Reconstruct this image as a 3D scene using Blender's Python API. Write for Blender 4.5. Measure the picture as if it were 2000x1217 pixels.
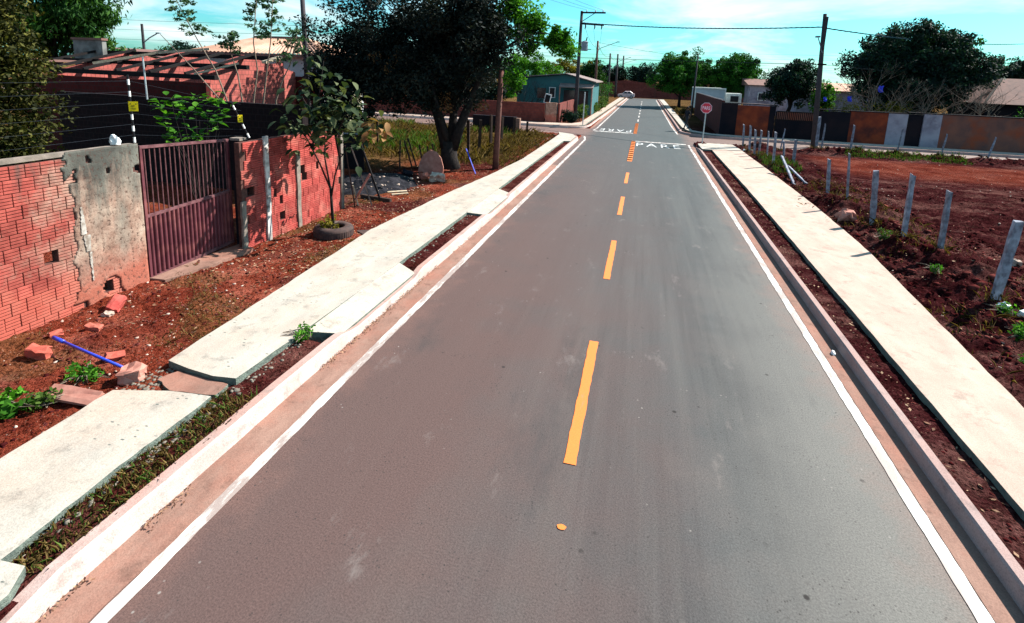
import bpy, bmesh, math, random
import numpy as np
from mathutils import Matrix, Vector, Quaternion

for o in list(bpy.data.objects):
    bpy.data.objects.remove(o)
scene = bpy.context.scene
COL = scene.collection
rad = math.radians

# ------------------------------------------------------------------ camera
cam_data = bpy.data.cameras.new('camera')
cam = bpy.data.objects.new('camera', cam_data)
COL.objects.link(cam)
_R = [[0.96840861, 0.08218845, -0.2354354],
      [0.24622511, -0.16571043, 0.95494149],
      [0.03947106, -0.98274366, -0.18071227]]
_m = Matrix([[_R[i][0], -_R[i][1], -_R[i][2]] for i in range(3)]).to_4x4()
_m.translation = (0, 0, 4.0)
cam.matrix_world = _m
cam_data.sensor_width = 36.0
cam_data.lens = 36.0 * 1020 / 2000
cam_data.shift_y = -278.5 / 2000
cam_data.clip_end = 4000
scene.camera = cam

# ------------------------------------------------------------------ light
SUN_EL, SUN_AZ = rad(41), rad(47)          # azimuth from +Y towards +X
world = bpy.data.worlds.new('World')
scene.world = world
world.use_nodes = True
wn, wl = world.node_tree.nodes, world.node_tree.links
wn.clear()
wo = wn.new('ShaderNodeOutputWorld')
bg = wn.new('ShaderNodeBackground')
bg.inputs['Strength'].default_value = 0.05
sky = wn.new('ShaderNodeTexSky')
sky.sky_type = 'NISHITA'
sky.sun_disc = False
sky.sun_elevation = SUN_EL
sky.sun_rotation = SUN_AZ
sky.air_density = 1.0
sky.dust_density = 0.9
sky.ozone_density = 1.0
tint = wn.new('ShaderNodeMix'); tint.data_type = 'RGBA'; tint.blend_type = 'MULTIPLY'
tint.inputs['Factor'].default_value = 1.0
tint.inputs['B'].default_value = (0.46, 1.34, 1.5, 1)
wl.new(sky.outputs['Color'], tint.inputs['A'])
# thin cloud layer: direction projected on a plane above
tc = wn.new('ShaderNodeTexCoord')
sep = wn.new('ShaderNodeSeparateXYZ'); wl.new(tc.outputs['Generated'], sep.inputs[0])
zz = wn.new('ShaderNodeMath'); zz.operation = 'ADD'; zz.inputs[1].default_value = 0.16
zm = wn.new('ShaderNodeMath'); zm.operation = 'MAXIMUM'; zm.inputs[1].default_value = 0.0
wl.new(sep.outputs['Z'], zm.inputs[0]); wl.new(zm.outputs[0], zz.inputs[0])
dx = wn.new('ShaderNodeMath'); dx.operation = 'DIVIDE'; wl.new(sep.outputs['X'], dx.inputs[0]); wl.new(zz.outputs[0], dx.inputs[1])
dy = wn.new('ShaderNodeMath'); dy.operation = 'DIVIDE'; wl.new(sep.outputs['Y'], dy.inputs[0]); wl.new(zz.outputs[0], dy.inputs[1])
cmb = wn.new('ShaderNodeCombineXYZ'); wl.new(dx.outputs[0], cmb.inputs[0]); wl.new(dy.outputs[0], cmb.inputs[1])
cn = wn.new('ShaderNodeTexNoise'); cn.inputs['Scale'].default_value = 0.75; cn.inputs['Detail'].default_value = 7; cn.inputs['Roughness'].default_value = 0.58
cn.inputs['Distortion'].default_value = 0.6
mpv = wn.new('ShaderNodeMapping'); mpv.inputs['Location'].default_value = (1.35, 0.9, 0)
wl.new(cmb.outputs[0], mpv.inputs['Vector'])
wl.new(mpv.outputs[0], cn.inputs['Vector'])
cr = wn.new('ShaderNodeValToRGB')
cr.color_ramp.elements[0].position = 0.46; cr.color_ramp.elements[0].color = (0, 0, 0, 1)
cr.color_ramp.elements[1].position = 0.70; cr.color_ramp.elements[1].color = (1, 1, 1, 1)
wl.new(cn.outputs['Fac'], cr.inputs['Fac'])
cmix = wn.new('ShaderNodeMix'); cmix.data_type = 'RGBA'
cmix.inputs['B'].default_value = (9.0, 9.8, 10.0, 1)
wl.new(cr.outputs['Color'], cmix.inputs['Factor'])
wl.new(tint.outputs['Result'], cmix.inputs['A'])
wl.new(cmix.outputs['Result'], bg.inputs['Color'])
wl.new(bg.outputs[0], wo.inputs['Surface'])

sun_data = bpy.data.lights.new('sun', 'SUN')
sun_data.energy = 5.0
sun_data.angle = rad(0.5)
sun_data.color = (1.0, 0.955, 0.88)
sun = bpy.data.objects.new('sun', sun_data)
COL.objects.link(sun)
sdir = Vector((math.sin(SUN_AZ) * math.cos(SUN_EL), math.cos(SUN_AZ) * math.cos(SUN_EL), math.sin(SUN_EL)))
sun.rotation_euler = sdir.to_track_quat('Z', 'Y').to_euler()
sun.location = (20, 20, 30)

vs = scene.view_settings
vs.view_transform = 'Standard'
vs.look = 'None'
vs.exposure = 1.32
vs.gamma = 1.0
vs.use_curve_mapping = False

# ------------------------------------------------------------------ helpers
def tag(o, label=None, cat=None, group=None, kind=None):
    if label: o['label'] = label
    if cat: o['category'] = cat
    if group: o['group'] = group
    if kind: o['kind'] = kind
    return o

def thing(name, label, cat, loc=(0, 0, 0), group=None, rotz=0):
    o = bpy.data.objects.new(name, None)
    o.empty_display_size = 0.2
    COL.objects.link(o)
    o.location = loc
    o.rotation_euler = (0, 0, rotz)
    tag(o, label, cat, group)
    return o

def origin_of(p):
    v = Vector((0, 0, 0))
    while p is not None:
        v = v + Vector(p.location)
        p = p.parent
    return v

def link(name, mesh, parent=None, loc=(0, 0, 0)):
    o = bpy.data.objects.new(name, mesh)
    COL.objects.link(o)
    o.location = loc
    if parent is not None:
        o.parent = parent
    return o

def copy_tree(o, parent=None):
    c = o.copy(); COL.objects.link(c); c.parent = parent
    for ch in list(o.children):
        copy_tree(ch, c)
    return c

class MB:
    def __init__(self):
        self.v = []; self.f = []; self.mi = []; self.cur = 0
    def face(self, idx):
        self.f.append(idx); self.mi.append(self.cur)
    def quad(self, a, b, c, d):
        n = len(self.v); self.v += [a, b, c, d]; self.face((n, n+1, n+2, n+3))
    def box(self, c, s, rot=None, taper=1.0):
        """box centred at c with full sizes s; rot = Matrix/Euler; taper scales the top"""
        n = len(self.v)
        hx, hy, hz = s[0]/2, s[1]/2, s[2]/2
        pts = [(-hx, -hy, -hz), (hx, -hy, -hz), (hx, hy, -hz), (-hx, hy, -hz),
               (-hx*taper, -hy*taper, hz), (hx*taper, -hy*taper, hz), (hx*taper, hy*taper, hz), (-hx*taper, hy*taper, hz)]
        M = None
        if rot is not None:
            M = rot if isinstance(rot, Matrix) else Matrix.Rotation(rot, 3, 'Z')
        for p in pts:
            q = Vector(p)
            if M is not None: q = M @ q
            self.v.append((q[0]+c[0], q[1]+c[1], q[2]+c[2]))
        for fc in ((0, 3, 2, 1), (4, 5, 6, 7), (0, 1, 5, 4), (1, 2, 6, 5), (2, 3, 7, 6), (3, 0, 4, 7)):
            self.face(tuple(n+i for i in fc))
        return self
    def bar(self, a, b, w, h, twist=0.0):
        a, b = Vector(a), Vector(b)
        d = b-a; L = d.length
        q = d.to_track_quat('Z', 'Y').to_matrix() @ Matrix.Rotation(twist, 3, 'Z')
        return self.box(tuple((a+b)/2), (w, h, L), q)
    def tube(self, pts, radii, n=8, cap=True):
        pts = [Vector(p) for p in pts]
        if not hasattr(radii, '__len__'): radii = [radii]*len(pts)
        base = len(self.v)
        up = None
        for i, p in enumerate(pts):
            d = (pts[min(i+1, len(pts)-1)]-pts[max(i-1, 0)])
            if d.length < 1e-9: d = Vector((0, 0, 1))
            d.normalize()
            if up is None:
                up = d.orthogonal().normalized()
            else:
                up = (up - d*up.dot(d))
                if up.length < 1e-6: up = d.orthogonal()
                up.normalize()
            w = d.cross(up)
            for k in range(n):
                a = 2*math.pi*k/n
                q = p + (up*math.cos(a)+w*math.sin(a))*radii[i]
                self.v.append(tuple(q))
        for i in range(len(pts)-1):
            for k in range(n):
                a = base+i*n+k; b = base+i*n+(k+1) % n
                self.face((a, b, b+n, a+n))
        if cap:
            self.face(tuple(base+n-1-k for k in range(n)))
            e = base+(len(pts)-1)*n
            self.face(tuple(e+k for k in range(n)))
        return self
    def prism(self, poly, z0, z1, side_mi=None):
        """poly: CCW list of (x,y); z1 may be a function of (x,y)"""
        n = len(self.v); m = len(poly)
        f1 = z1 if callable(z1) else (lambda x, y: z1)
        f0 = z0 if callable(z0) else (lambda x, y: z0)
        for x, y in poly: self.v.append((x, y, f0(x, y)))
        for x, y in poly: self.v.append((x, y, f1(x, y)))
        self.face(tuple(n+m+i for i in range(m)))
        self.face(tuple(n+m-1-i for i in range(m)))
        c = self.cur
        if side_mi is not None: self.cur = side_mi
        for i in range(m):
            j = (i+1) % m
            self.face((n+i, n+j, n+m+j, n+m+i))
        self.cur = c
        return self
    def lathe(self, prof, c=(0, 0, 0), n=16, axis='Z'):
        base = len(self.v)
        for r, z in prof:
            for k in range(n):
                a = 2*math.pi*k/n
                p = (r*math.cos(a), r*math.sin(a), z)
                if axis == 'X': p = (z, r*math.cos(a), r*math.sin(a))
                if axis == 'Y': p = (r*math.sin(a), z, r*math.cos(a))
                self.v.append((p[0]+c[0], p[1]+c[1], p[2]+c[2]))
        for i in range(len(prof)-1):
            for k in range(n):
                a = base+i*n+k; b = base+i*n+(k+1) % n
                self.face((a, b, b+n, a+n))
        return self
    def sweep(self, path, prof, closed=False):
        """path: list of (x,y); prof: callable(i)->list of (offset,z) ; offset along the left normal of the path"""
        base = len(self.v); P = [Vector((p[0], p[1], 0)) for p in path]
        m = None
        for i, p in enumerate(P):
            a = P[max(i-1, 0)]; b = P[min(i+1, len(P)-1)]
            d = (b-a).normalized(); nrm = Vector((-d.y, d.x, 0))
            pr = prof(i); m = len(pr)
            for off, z in pr:
                q = p+nrm*off
                self.v.append((q.x, q.y, z))
        for i in range(len(P)-1):
            for k in range(m-1):
                a = base+i*m+k
                self.face((a, a+1, a+m+1, a+m))
        self.face(tuple(base+m-1-k for k in range(m)))
        e = base+(len(P)-1)*m
        self.face(tuple(e+k for k in range(m)))
        return self
    def mesh(self, name, mats, origin=(0, 0, 0), smooth=False):
        me = bpy.data.meshes.new(name)
        ox, oy, oz = origin
        me.from_pydata([(v[0]-ox, v[1]-oy, v[2]-oz) for v in self.v], [], self.f)
        if not isinstance(mats, (list, tuple)): mats = [mats]
        for m in mats: me.materials.append(m)
        if any(self.mi): me.polygons.foreach_set('material_index', self.mi)
        bm = bmesh.new(); bm.from_mesh(me)
        bmesh.ops.recalc_face_normals(bm, faces=bm.faces)
        bm.to_mesh(me); bm.free()
        if smooth: me.shade_smooth()
        me.update()
        return me
    def build(self, name, mats, parent=None, origin=None, smooth=False):
        o = origin if origin is not None else (origin_of(parent) if parent is not None else (0, 0, 0))
        me = self.mesh(name, mats, o, smooth)
        return link(name, me, parent, (0, 0, 0) if parent is not None else o)

def fast_mesh(name, V, F, mat, tint=None, smooth=False):
    """V (n,3), F (m,k) all k-gons"""
    me = bpy.data.meshes.new(name)
    V = np.asarray(V, dtype=np.float32); F = np.asarray(F, dtype=np.int32)
    k = F.shape[1]
    me.vertices.add(len(V)); me.vertices.foreach_set('co', V.ravel())
    me.loops.add(F.size); me.loops.foreach_set('vertex_index', F.ravel())
    me.polygons.add(len(F))
    me.polygons.foreach_set('loop_start', np.arange(0, F.size, k, dtype=np.int32))
    me.polygons.foreach_set('loop_total', np.full(len(F), k, dtype=np.int32))
    if smooth: me.polygons.foreach_set('use_smooth', np.ones(len(F), dtype=bool))
    if tint is not None:
        at = me.attributes.new('tint', 'FLOAT', 'POINT')
        at.data.foreach_set('value', np.asarray(tint, dtype=np.float32))
    me.materials.append(mat)
    me.update(calc_edges=True)
    return me

# ---- numpy value noise
_rs = np.random.RandomState(7)
_tab = _rs.rand(512, 512)
def vnoise(x, y):
    xi = np.floor(x).astype(int); yi = np.floor(y).astype(int)
    fx = x-xi; fy = y-yi
    fx = fx*fx*(3-2*fx); fy = fy*fy*(3-2*fy)
    a = _tab[xi % 512, yi % 512]; b = _tab[(xi+1) % 512, yi % 512]
    c = _tab[xi % 512, (yi+1) % 512]; d = _tab[(xi+1) % 512, (yi+1) % 512]
    return (a*(1-fx)+b*fx)*(1-fy)+(c*(1-fx)+d*fx)*fy
def fbm(x, y, s=1.0, oct=4, gain=0.5):
    x = np.asarray(x, float)*s; y = np.asarray(y, float)*s
    r = 0; a = 1; t = 0
    for i in range(oct):
        r = r+a*vnoise(x+17.3*i, y+9.1*i); t += a
        a *= gain; x = x*2.03; y = y*2.03
    return r/t

# ------------------------------------------------------------------ materials
def nodes_of(name):
    m = bpy.data.materials.new(name); m.use_nodes = True
    n, l = m.node_tree.nodes, m.node_tree.links
    n.clear()
    out = n.new('ShaderNodeOutputMaterial'); b = n.new('ShaderNodeBsdfPrincipled')
    l.new(b.outputs[0], out.inputs['Surface'])
    return m, n, l, b, out
def c4(c): return (c[0], c[1], c[2], 1)
def noise(n, l, vec, scale, detail=4, rough=0.55, dist=0.0):
    t = n.new('ShaderNodeTexNoise'); t.inputs['Scale'].default_value = scale
    t.inputs['Detail'].default_value = detail; t.inputs['Roughness'].default_value = rough; t.inputs['Distortion'].default_value = dist
    if vec is not None: l.new(vec, t.inputs['Vector'])
    return t.outputs['Fac']
def ramp(n, l, fac, stops):
    r = n.new('ShaderNodeValToRGB')
    e = r.color_ramp.elements
    while len(e) < len(stops): e.new(0.5)
    for i, (p, c) in enumerate(stops):
        e[i].position = p
        e[i].color = c4(c) if hasattr(c, '__len__') else (c, c, c, 1)
    l.new(fac, r.inputs['Fac'])
    return r.outputs['Color']
def mix(n, l, fac, a, b, mode='MIX'):
    x = n.new('ShaderNodeMix'); x.data_type = 'RGBA'; x.blend_type = mode
    for s, v in (('Factor', fac), ('A', a), ('B', b)):
        if isinstance(v, bpy.types.NodeSocket): l.new(v, x.inputs[s])
        elif s == 'Factor': x.inputs[s].default_value = v
        else: x.inputs[s].default_value = c4(v)
    return x.outputs['Result']
def mth(n, l, op, a, b=0.0):
    x = n.new('ShaderNodeMath'); x.operation = op
    for i, v in enumerate((a, b)):
        if isinstance(v, bpy.types.NodeSocket): l.new(v, x.inputs[i])
        else: x.inputs[i].default_value = v
    return x.outputs[0]
def bumpn(n, l, b, h, strength, dist=0.02):
    x = n.new('ShaderNodeBump'); x.inputs['Strength'].default_value = strength; x.inputs['Distance'].default_value = dist
    l.new(h, x.inputs['Height']); l.new(x.outputs[0], b.inputs['Normal'])
def pos(n): return n.new('ShaderNodeNewGeometry').outputs['Position']
def scaled(n, l, vec, s, loc=(0, 0, 0)):
    m = n.new('ShaderNodeMapping'); m.inputs['Scale'].default_value = s; m.inputs['Location'].default_value = loc
    l.new(vec, m.inputs['Vector']); return m.outputs[0]

def M(name, c1, c2=None, scale=6.0, rough=0.85, bump=0.3, detail=5, c3=None, s3=1.0, fine=0.0, spec=0.12, metal=0.0, rnd=0.0, obj=False, bdist=0.01):
    """two-colour mottled surface; c3 large stains; fine speckle; rnd = brightness spread per object"""
    m, n, l, b, out = nodes_of(name)
    vec = n.new('ShaderNodeTexCoord').outputs['Object'] if obj else pos(n)
    f = noise(n, l, vec, scale, detail)
    col = mix(n, l, ramp(n, l, f, [(0.35, 0.0), (0.65, 1.0)]), c1, c2 or tuple(x*0.7 for x in c1))
    if c3 is not None:
        col = mix(n, l, ramp(n, l, noise(n, l, vec, s3, 4), [(0.48, 0.0), (0.66, 1.0)]), col, c3)
    if fine:
        g = noise(n, l, vec, scale*14, 2)
        col = mix(n, l, fine, col, ramp(n, l, g, [(0.3, 0.25), (0.7, 1.0)]), 'MULTIPLY')
    if rnd:
        r = n.new('ShaderNodeObjectInfo').outputs['Random']
        k = ramp(n, l, r, [(0.0, 1-rnd), (1.0, 1.0)])
        col = mix(n, l, 1.0, col, k, 'MULTIPLY')
    l.new(col, b.inputs['Base Color'])
    b.inputs['Roughness'].default_value = rough
    b.inputs['Specular IOR Level'].default_value = spec
    b.inputs['Metallic'].default_value = metal
    if bump: bumpn(n, l, b, noise(n, l, vec, scale*3, 6, 0.65), bump, bdist)
    return m

def leafmat(name, dark, mid, light, transl=0.3, rough=0.7):
    m, n, l, b, out = nodes_of(name)
    a = n.new('ShaderNodeAttribute'); a.attribute_name = 'tint'
    r = n.new('ShaderNodeObjectInfo').outputs['Random']
    col = ramp(n, l, a.outputs['Fac'], [(0.0, dark), (0.5, mid), (1.0, light)])
    l.new(col, b.inputs['Base Color'])
    b.inputs['Roughness'].default_value = rough
    b.inputs['Specular IOR Level'].default_value = 0.08
    t = n.new('ShaderNodeBsdfTranslucent')
    l.new(mix(n, l, 1.0, col, (1.15, 1.3, 0.5), 'MULTIPLY'), t.inputs['Color'])
    ms = n.new('ShaderNodeMixShader'); ms.inputs[0].default_value = transl
    l.new(b.outputs[0], ms.inputs[1]); l.new(t.outputs[0], ms.inputs[2])
    l.new(ms.outputs[0], out.inputs['Surface'])
    return m

def asphalt_mat():
    m, n, l, b, out = nodes_of('asphalt')
    p = pos(n)
    sx = n.new('ShaderNodeSeparateXYZ'); l.new(p, sx.inputs[0])
    streak = noise(n, l, scaled(n, l, p, (1.5, 0.09, 1)), 1.0, 5)
    streak2 = noise(n, l, scaled(n, l, p, (7.0, 0.35, 1), (3, 1, 0)), 1.0, 4)
    blot = noise(n, l, p, 0.55, 5, 0.6)
    col = ramp(n, l, streak, [(0.3, (0.058, 0.055, 0.055)), (0.55, (0.080, 0.078, 0.077)), (0.72, (0.1, 0.096, 0.09))])
    col = mix(n, l, ramp(n, l, streak2, [(0.48, 0.0), (0.75, 0.4)]), col, (0.115, 0.108, 0.10))
    col = mix(n, l, ramp(n, l, noise(n, l, scaled(n, l, p, (11.0, 0.22, 1), (9, 4, 0)), 1.0, 3), [(0.5, 0.0), (0.75, 0.32)]), col, (0.04, 0.037, 0.037))
    # brownish towards the left half, cooler further up the road
    warm = mth(n, l, 'ADD', mth(n, l, 'MULTIPLY', sx.outputs['X'], -0.16), mth(n, l, 'MULTIPLY', blot, 0.9))
    col = mix(n, l, ramp(n, l, warm, [(0.2, 0.0), (0.8, 0.85)]), col, (0.118, 0.067, 0.059))
    pale_r = mth(n, l, 'SUBTRACT', mth(n, l, 'MULTIPLY', sx.outputs['X'], 0.22), mth(n, l, 'MULTIPLY', sx.outputs['Y'], 0.022))
    col = mix(n, l, ramp(n, l, mth(n, l, 'ADD', pale_r, mth(n, l, 'MULTIPLY', blot, 0.5)), [(0.3, 0.0), (0.75, 0.85)]), col, (0.185, 0.172, 0.155))
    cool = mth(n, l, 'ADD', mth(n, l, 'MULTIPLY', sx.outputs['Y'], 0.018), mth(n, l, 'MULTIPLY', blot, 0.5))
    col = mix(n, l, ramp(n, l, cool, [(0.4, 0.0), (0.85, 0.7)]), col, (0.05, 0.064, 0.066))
    # red dust along both edges
    ax = mth(n, l, 'ABSOLUTE', mth(n, l, 'ADD', sx.outputs['X'], 0.35))
    ed = mth(n, l, 'ADD', ax, mth(n, l, 'MULTIPLY', noise(n, l, p, 1.7, 6, 0.7), 1.4))
    col = mix(n, l, ramp(n, l, mth(n, l, 'DIVIDE', ed, 6.0), [(0.58, 0.0), (0.72, 0.55)]), col, (0.26, 0.13, 0.10))
    # fine aggregate
    g = noise(n, l, p, 60, 4, 0.8)
    col = mix(n, l, 0.8, col, ramp(n, l, g, [(0.3, 0.3), (0.62, 1.0)]), 'MULTIPLY')
    v = n.new('ShaderNodeTexVoronoi'); v.inputs['Scale'].default_value = 3.2; l.new(p, v.inputs['Vector'])
    vs_ = n.new('ShaderNodeTexVoronoi'); vs_.inputs['Scale'].default_value = 7.5; l.new(p, vs_.inputs['Vector'])
    spot = ramp(n, l, v.outputs['Distance'], [(0.06, 1.0), (0.10, 0.0)])
    spot = mix(n, l, 1.0, spot, ramp(n, l, noise(n, l, p, 0.9, 2), [(0.5, 0.0), (0.6, 1.0)]), 'MULTIPLY')
    col = mix(n, l, spot, col, (0.018, 0.014, 0.013))
    pale = ramp(n, l, vs_.outputs['Distance'], [(0.06, 1.0), (0.11, 0.0)])
    pale = mix(n, l, 1.0, pale, ramp(n, l, noise(n, l, p, 1.3, 2), [(0.56, 0.0), (0.66, 0.8)]), 'MULTIPLY')
    col = mix(n, l, pale, col, (0.25, 0.22, 0.2))
    v3 = n.new('ShaderNodeTexVoronoi'); v3.inputs['Scale'].default_value = 19; l.new(p, v3.inputs['Vector'])
    pit = mix(n, l, 1.0, ramp(n, l, v3.outputs['Distance'], [(0.10, 0.85), (0.2, 0.0)]), ramp(n, l, noise(n, l, p, 1.9, 3), [(0.46, 0.0), (0.6, 1.0)]), 'MULTIPLY')
    col = mix(n, l, pit, col, (0.03, 0.025, 0.024))
    # pale scuffs
    sc = noise(n, l, scaled(n, l, p, (1.1, 0.5, 1), (8, 3, 0)), 1.6, 7, 0.75)
    col = mix(n, l, ramp(n, l, sc, [(0.6, 0.0), (0.72, 0.6)]), col, (0.17, 0.14, 0.13))
    dk = noise(n, l, scaled(n, l, p, (0.8, 0.25, 1), (21, 13, 0)), 1.0, 5, 0.65)
    col = mix(n, l, ramp(n, l, dk, [(0.60, 0.0), (0.72, 0.55)]), col, (0.04, 0.037, 0.037))
    l.new(col, b.inputs['Base Color'])
    b.inputs['Roughness'].default_value = 0.8
    b.inputs['Specular IOR Level'].default_value = 0.22
    bumpn(n, l, b, g, 0.5, 0.006)
    return m

def soil_mat():
    m, n, l, b, out = nodes_of('red_soil')
    p = pos(n)
    at = n.new('ShaderNodeAttribute'); at.attribute_name = 'tint'      # 0 bare red soil .. 1 dry grassy field
    dk = n.new('ShaderNodeAttribute'); dk.attribute_name = 'dark'       # organic, darker soil
    big = noise(n, l, p, 0.9, 6, 0.65)
    col = ramp(n, l, big, [(0.3, (0.10, 0.016, 0.009)), (0.5, (0.22, 0.042, 0.022)), (0.68, (0.36, 0.105, 0.068))])
    dark = ramp(n, l, noise(n, l, p, 2.6, 6, 0.7), [(0.3, (0.012, 0.003, 0.004)), (0.48, (0.032, 0.007, 0.009)), (0.6, (0.062, 0.018, 0.019)), (0.72, (0.16, 0.075, 0.068))])
    dark = mix(n, l, ramp(n, l, noise(n, l, scaled(n, l, p, (0.7, 1.3, 1), (4, 7, 0)), 0.55, 6, 0.7), [(0.5, 0.0), (0.66, 0.75)]), dark, (0.17, 0.078, 0.066))
    col = mix(n, l, dk.outputs['Fac'], col, dark)
    field = ramp(n, l, noise(n, l, p, 0.5, 6, 0.7), [(0.3, (0.06, 0.055, 0.018)), (0.5, (0.13, 0.08, 0.03)), (0.7, (0.2, 0.105, 0.05))])
    col = mix(n, l, at.outputs['Fac'], col, field)
    f = noise(n, l, p, 22, 4, 0.75)
    col = mix(n, l, 0.9, col, ramp(n, l, f, [(0.38, 0.08), (0.56, 1.0)]), 'MULTIPLY')
    # straw and pale crumbs
    v = n.new('ShaderNodeTexVoronoi'); v.inputs['Scale'].default_value = 26; l.new(p, v.inputs['Vector'])
    cr_ = ramp(n, l, v.outputs['Distance'], [(0.16, 1.0), (0.27, 0.0)])
    cr_ = mix(n, l, 1.0, cr_, ramp(n, l, noise(n, l, p, 3.0, 3), [(0.42, 0.0), (0.6, 0.9)]), 'MULTIPLY')
    crk = mth(n, l, 'MULTIPLY', cr_, mth(n, l, 'SUBTRACT', 1.0, mth(n, l, 'MULTIPLY', dk.outputs['Fac'], 0.75)))
    col = mix(n, l, crk, col, (0.30, 0.17, 0.12))
    l.new(col, b.inputs['Base Color'])
    b.inputs['Roughness'].default_value = 0.95
    b.inputs['Specular IOR Level'].default_value = 0.0
    h = mix(n, l, 0.5, f, noise(n, l, p, 60, 3))
    bumpn(n, l, b, h, 1.0, 0.06)
    return m

def brick_face_mat(name, c1, c2, scale=5.2, mortar=(0.1, 0.06, 0.05), bw=0.5, rh=0.25, axis='XZ'):
    """for far walls whose bricks are too small to pick apart"""
    m, n, l, b, out = nodes_of(name)
    p = pos(n)
    s = n.new('ShaderNodeSeparateXYZ'); l.new(p, s.inputs[0])
    c = n.new('ShaderNodeCombineXYZ')
    if axis == 'XZ': l.new(mth(n, l, 'ADD', s.outputs['X'], s.outputs['Y']), c.inputs[0])
    else: l.new(s.outputs['Y'], c.inputs[0])
    l.new(s.outputs['Z'], c.inputs[1])
    t = n.new('ShaderNodeTexBrick'); l.new(c.outputs[0], t.inputs['Vector'])
    t.inputs['Scale'].default_value = scale * 0.2
    t.inputs['Brick Width'].default_value = 0.2
    t.inputs['Row Height'].default_value = 0.2
    t.inputs['Mortar Size'].default_value = 0.012
    t.inputs['Color1'].default_value = c4(c1); t.inputs['Color2'].default_value = c4(c2); t.inputs['Mortar'].default_value = c4(mortar)
    col = mix(n, l, 0.6, t.outputs['Color'], ramp(n, l, noise(n, l, p, 1.2, 6, 0.7), [(0.3, 0.35), (0.65, 1.0)]), 'MULTIPLY')
    l.new(col, b.inputs['Base Color']); b.inputs['Roughness'].default_value = 0.9
    b.inputs['Specular IOR Level'].default_value = 0.15
    bumpn(n, l, b, t.outputs['Fac'], -0.6, 0.01)
    return m

def plaster_mat():
    m, n, l, b, out = nodes_of('wall_plaster')
    p = pos(n)
    s = n.new('ShaderNodeSeparateXYZ'); l.new(p, s.inputs[0])
    big = noise(n, l, p, 3.4, 7, 0.72)
    base = ramp(n, l, big, [(0.3, (0.10, 0.06, 0.045)), (0.43, (0.23, 0.14, 0.105)), (0.57, (0.34, 0.235, 0.18)), (0.72, (0.42, 0.33, 0.26))])
    # mould from the top, streaking down
    st = noise(n, l, scaled(n, l, p, (1, 5.5, 0.8)), 1.3, 6, 0.7)
    mo = mth(n, l, 'ADD', mth(n, l, 'MULTIPLY', s.outputs['Z'], 0.42), mth(n, l, 'MULTIPLY', st, 0.9))
    base = mix(n, l, ramp(n, l, mth(n, l, 'MULTIPLY', mo, 0.6), [(0.66, 0.0), (0.84, 0.95)]), base, (0.052, 0.056, 0.05))
    gr = ramp(n, l, noise(n, l, scaled(n, l, p, (1, 2, 0.8), (5, 2, 1)), 1.1, 5), [(0.5, 0.0), (0.68, 0.7)])
    base = mix(n, l, gr, base, (0.16, 0.16, 0.135))
    # red soil splash near the ground
    lo = mth(n, l, 'ADD', s.outputs['Z'], mth(n, l, 'MULTIPLY', noise(n, l, p, 2.0, 5), -1.3))
    base = mix(n, l, ramp(n, l, mth(n, l, 'ADD', lo, 0.6), [(0.25, 0.85), (0.95, 0.0)]), base, (0.32, 0.085, 0.055))
    pit = noise(n, l, p, 17, 5, 0.75)
    base = mix(n, l, ramp(n, l, pit, [(0.38, 0.9), (0.46, 0.0)]), base, (0.07, 0.04, 0.032))
    l.new(base, b.inputs['Base Color']); b.inputs['Roughness'].default_value = 0.95
    b.inputs['Specular IOR Level'].default_value = 0.1
    bumpn(n, l, b, mix(n, l, 0.5, pit, big), 0.9, 0.025)
    return m

def concrete_walk(name, c1, c2, dots=False, dust=(0.4, 0.24, 0.18), dustk=0.3, topdust=0.0):
    m, n, l, b, out = nodes_of(name)
    p = pos(n)
    col = mix(n, l, ramp(n, l, noise(n, l, scaled(n, l, p, (1.6, 0.6, 1)), 1.6, 6, 0.7), [(0.35, 0.0), (0.65, 1.0)]), c1, c2)
    col = mix(n, l, ramp(n, l, noise(n, l, p, 0.8, 6, 0.7), [(0.45, 0.0), (0.7, dustk)]), col, dust)
    if topdust:   # red dust settled on the level top
        nz = n.new('ShaderNodeSeparateXYZ'); l.new(n.new('ShaderNodeNewGeometry').outputs['True Normal'], nz.inputs[0])
        td = mth(n, l, 'MULTIPLY', ramp(n, l, nz.outputs['Z'], [(0.8, 0.0), (0.95, topdust)]), ramp(n, l, noise(n, l, p, 1.4, 5, 0.7), [(0.3, 0.4), (0.6, 1.0)]))
        col = mix(n, l, td, col, (0.36, 0.19, 0.155))
    st_ = noise(n, l, p, 3.5, 7, 0.75)
    col = mix(n, l, ramp(n, l, st_, [(0.34, 0.5), (0.46, 0.0)]), col, tuple(x*0.45 for x in c2))
    g = noise(n, l, p, 70, 3, 0.7)
    col = mix(n, l, 0.5, col, ramp(n, l, g, [(0.3, 0.45), (0.6, 1.0)]), 'MULTIPLY')
    if dots:   # paw prints and pockmarks
        v = n.new('ShaderNodeTexVoronoi'); v.inputs['Scale'].default_value = 13; l.new(scaled(n, l, p, (0.6, 1.5, 1)), v.inputs['Vector'])
        sp = ramp(n, l, v.outputs['Distance'], [(0.13, 1.0), (0.21, 0.0)])
        sp = mix(n, l, 1.0, sp, ramp(n, l, noise(n, l, p, 2.4, 3, 0.5), [(0.53, 0.0), (0.57, 1.0)]), 'MULTIPLY')
        col = mix(n, l, sp, col, (0.10, 0.11, 0.10))
    l.new(col, b.inputs['Base Color']); b.inputs['Roughness'].default_value = 0.9
    b.inputs['Specular IOR Level'].default_value = 0.15
    bumpn(n, l, b, mix(n, l, 0.5, g, noise(n, l, p, 9, 5)), 0.5, 0.012)
    return m

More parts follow.
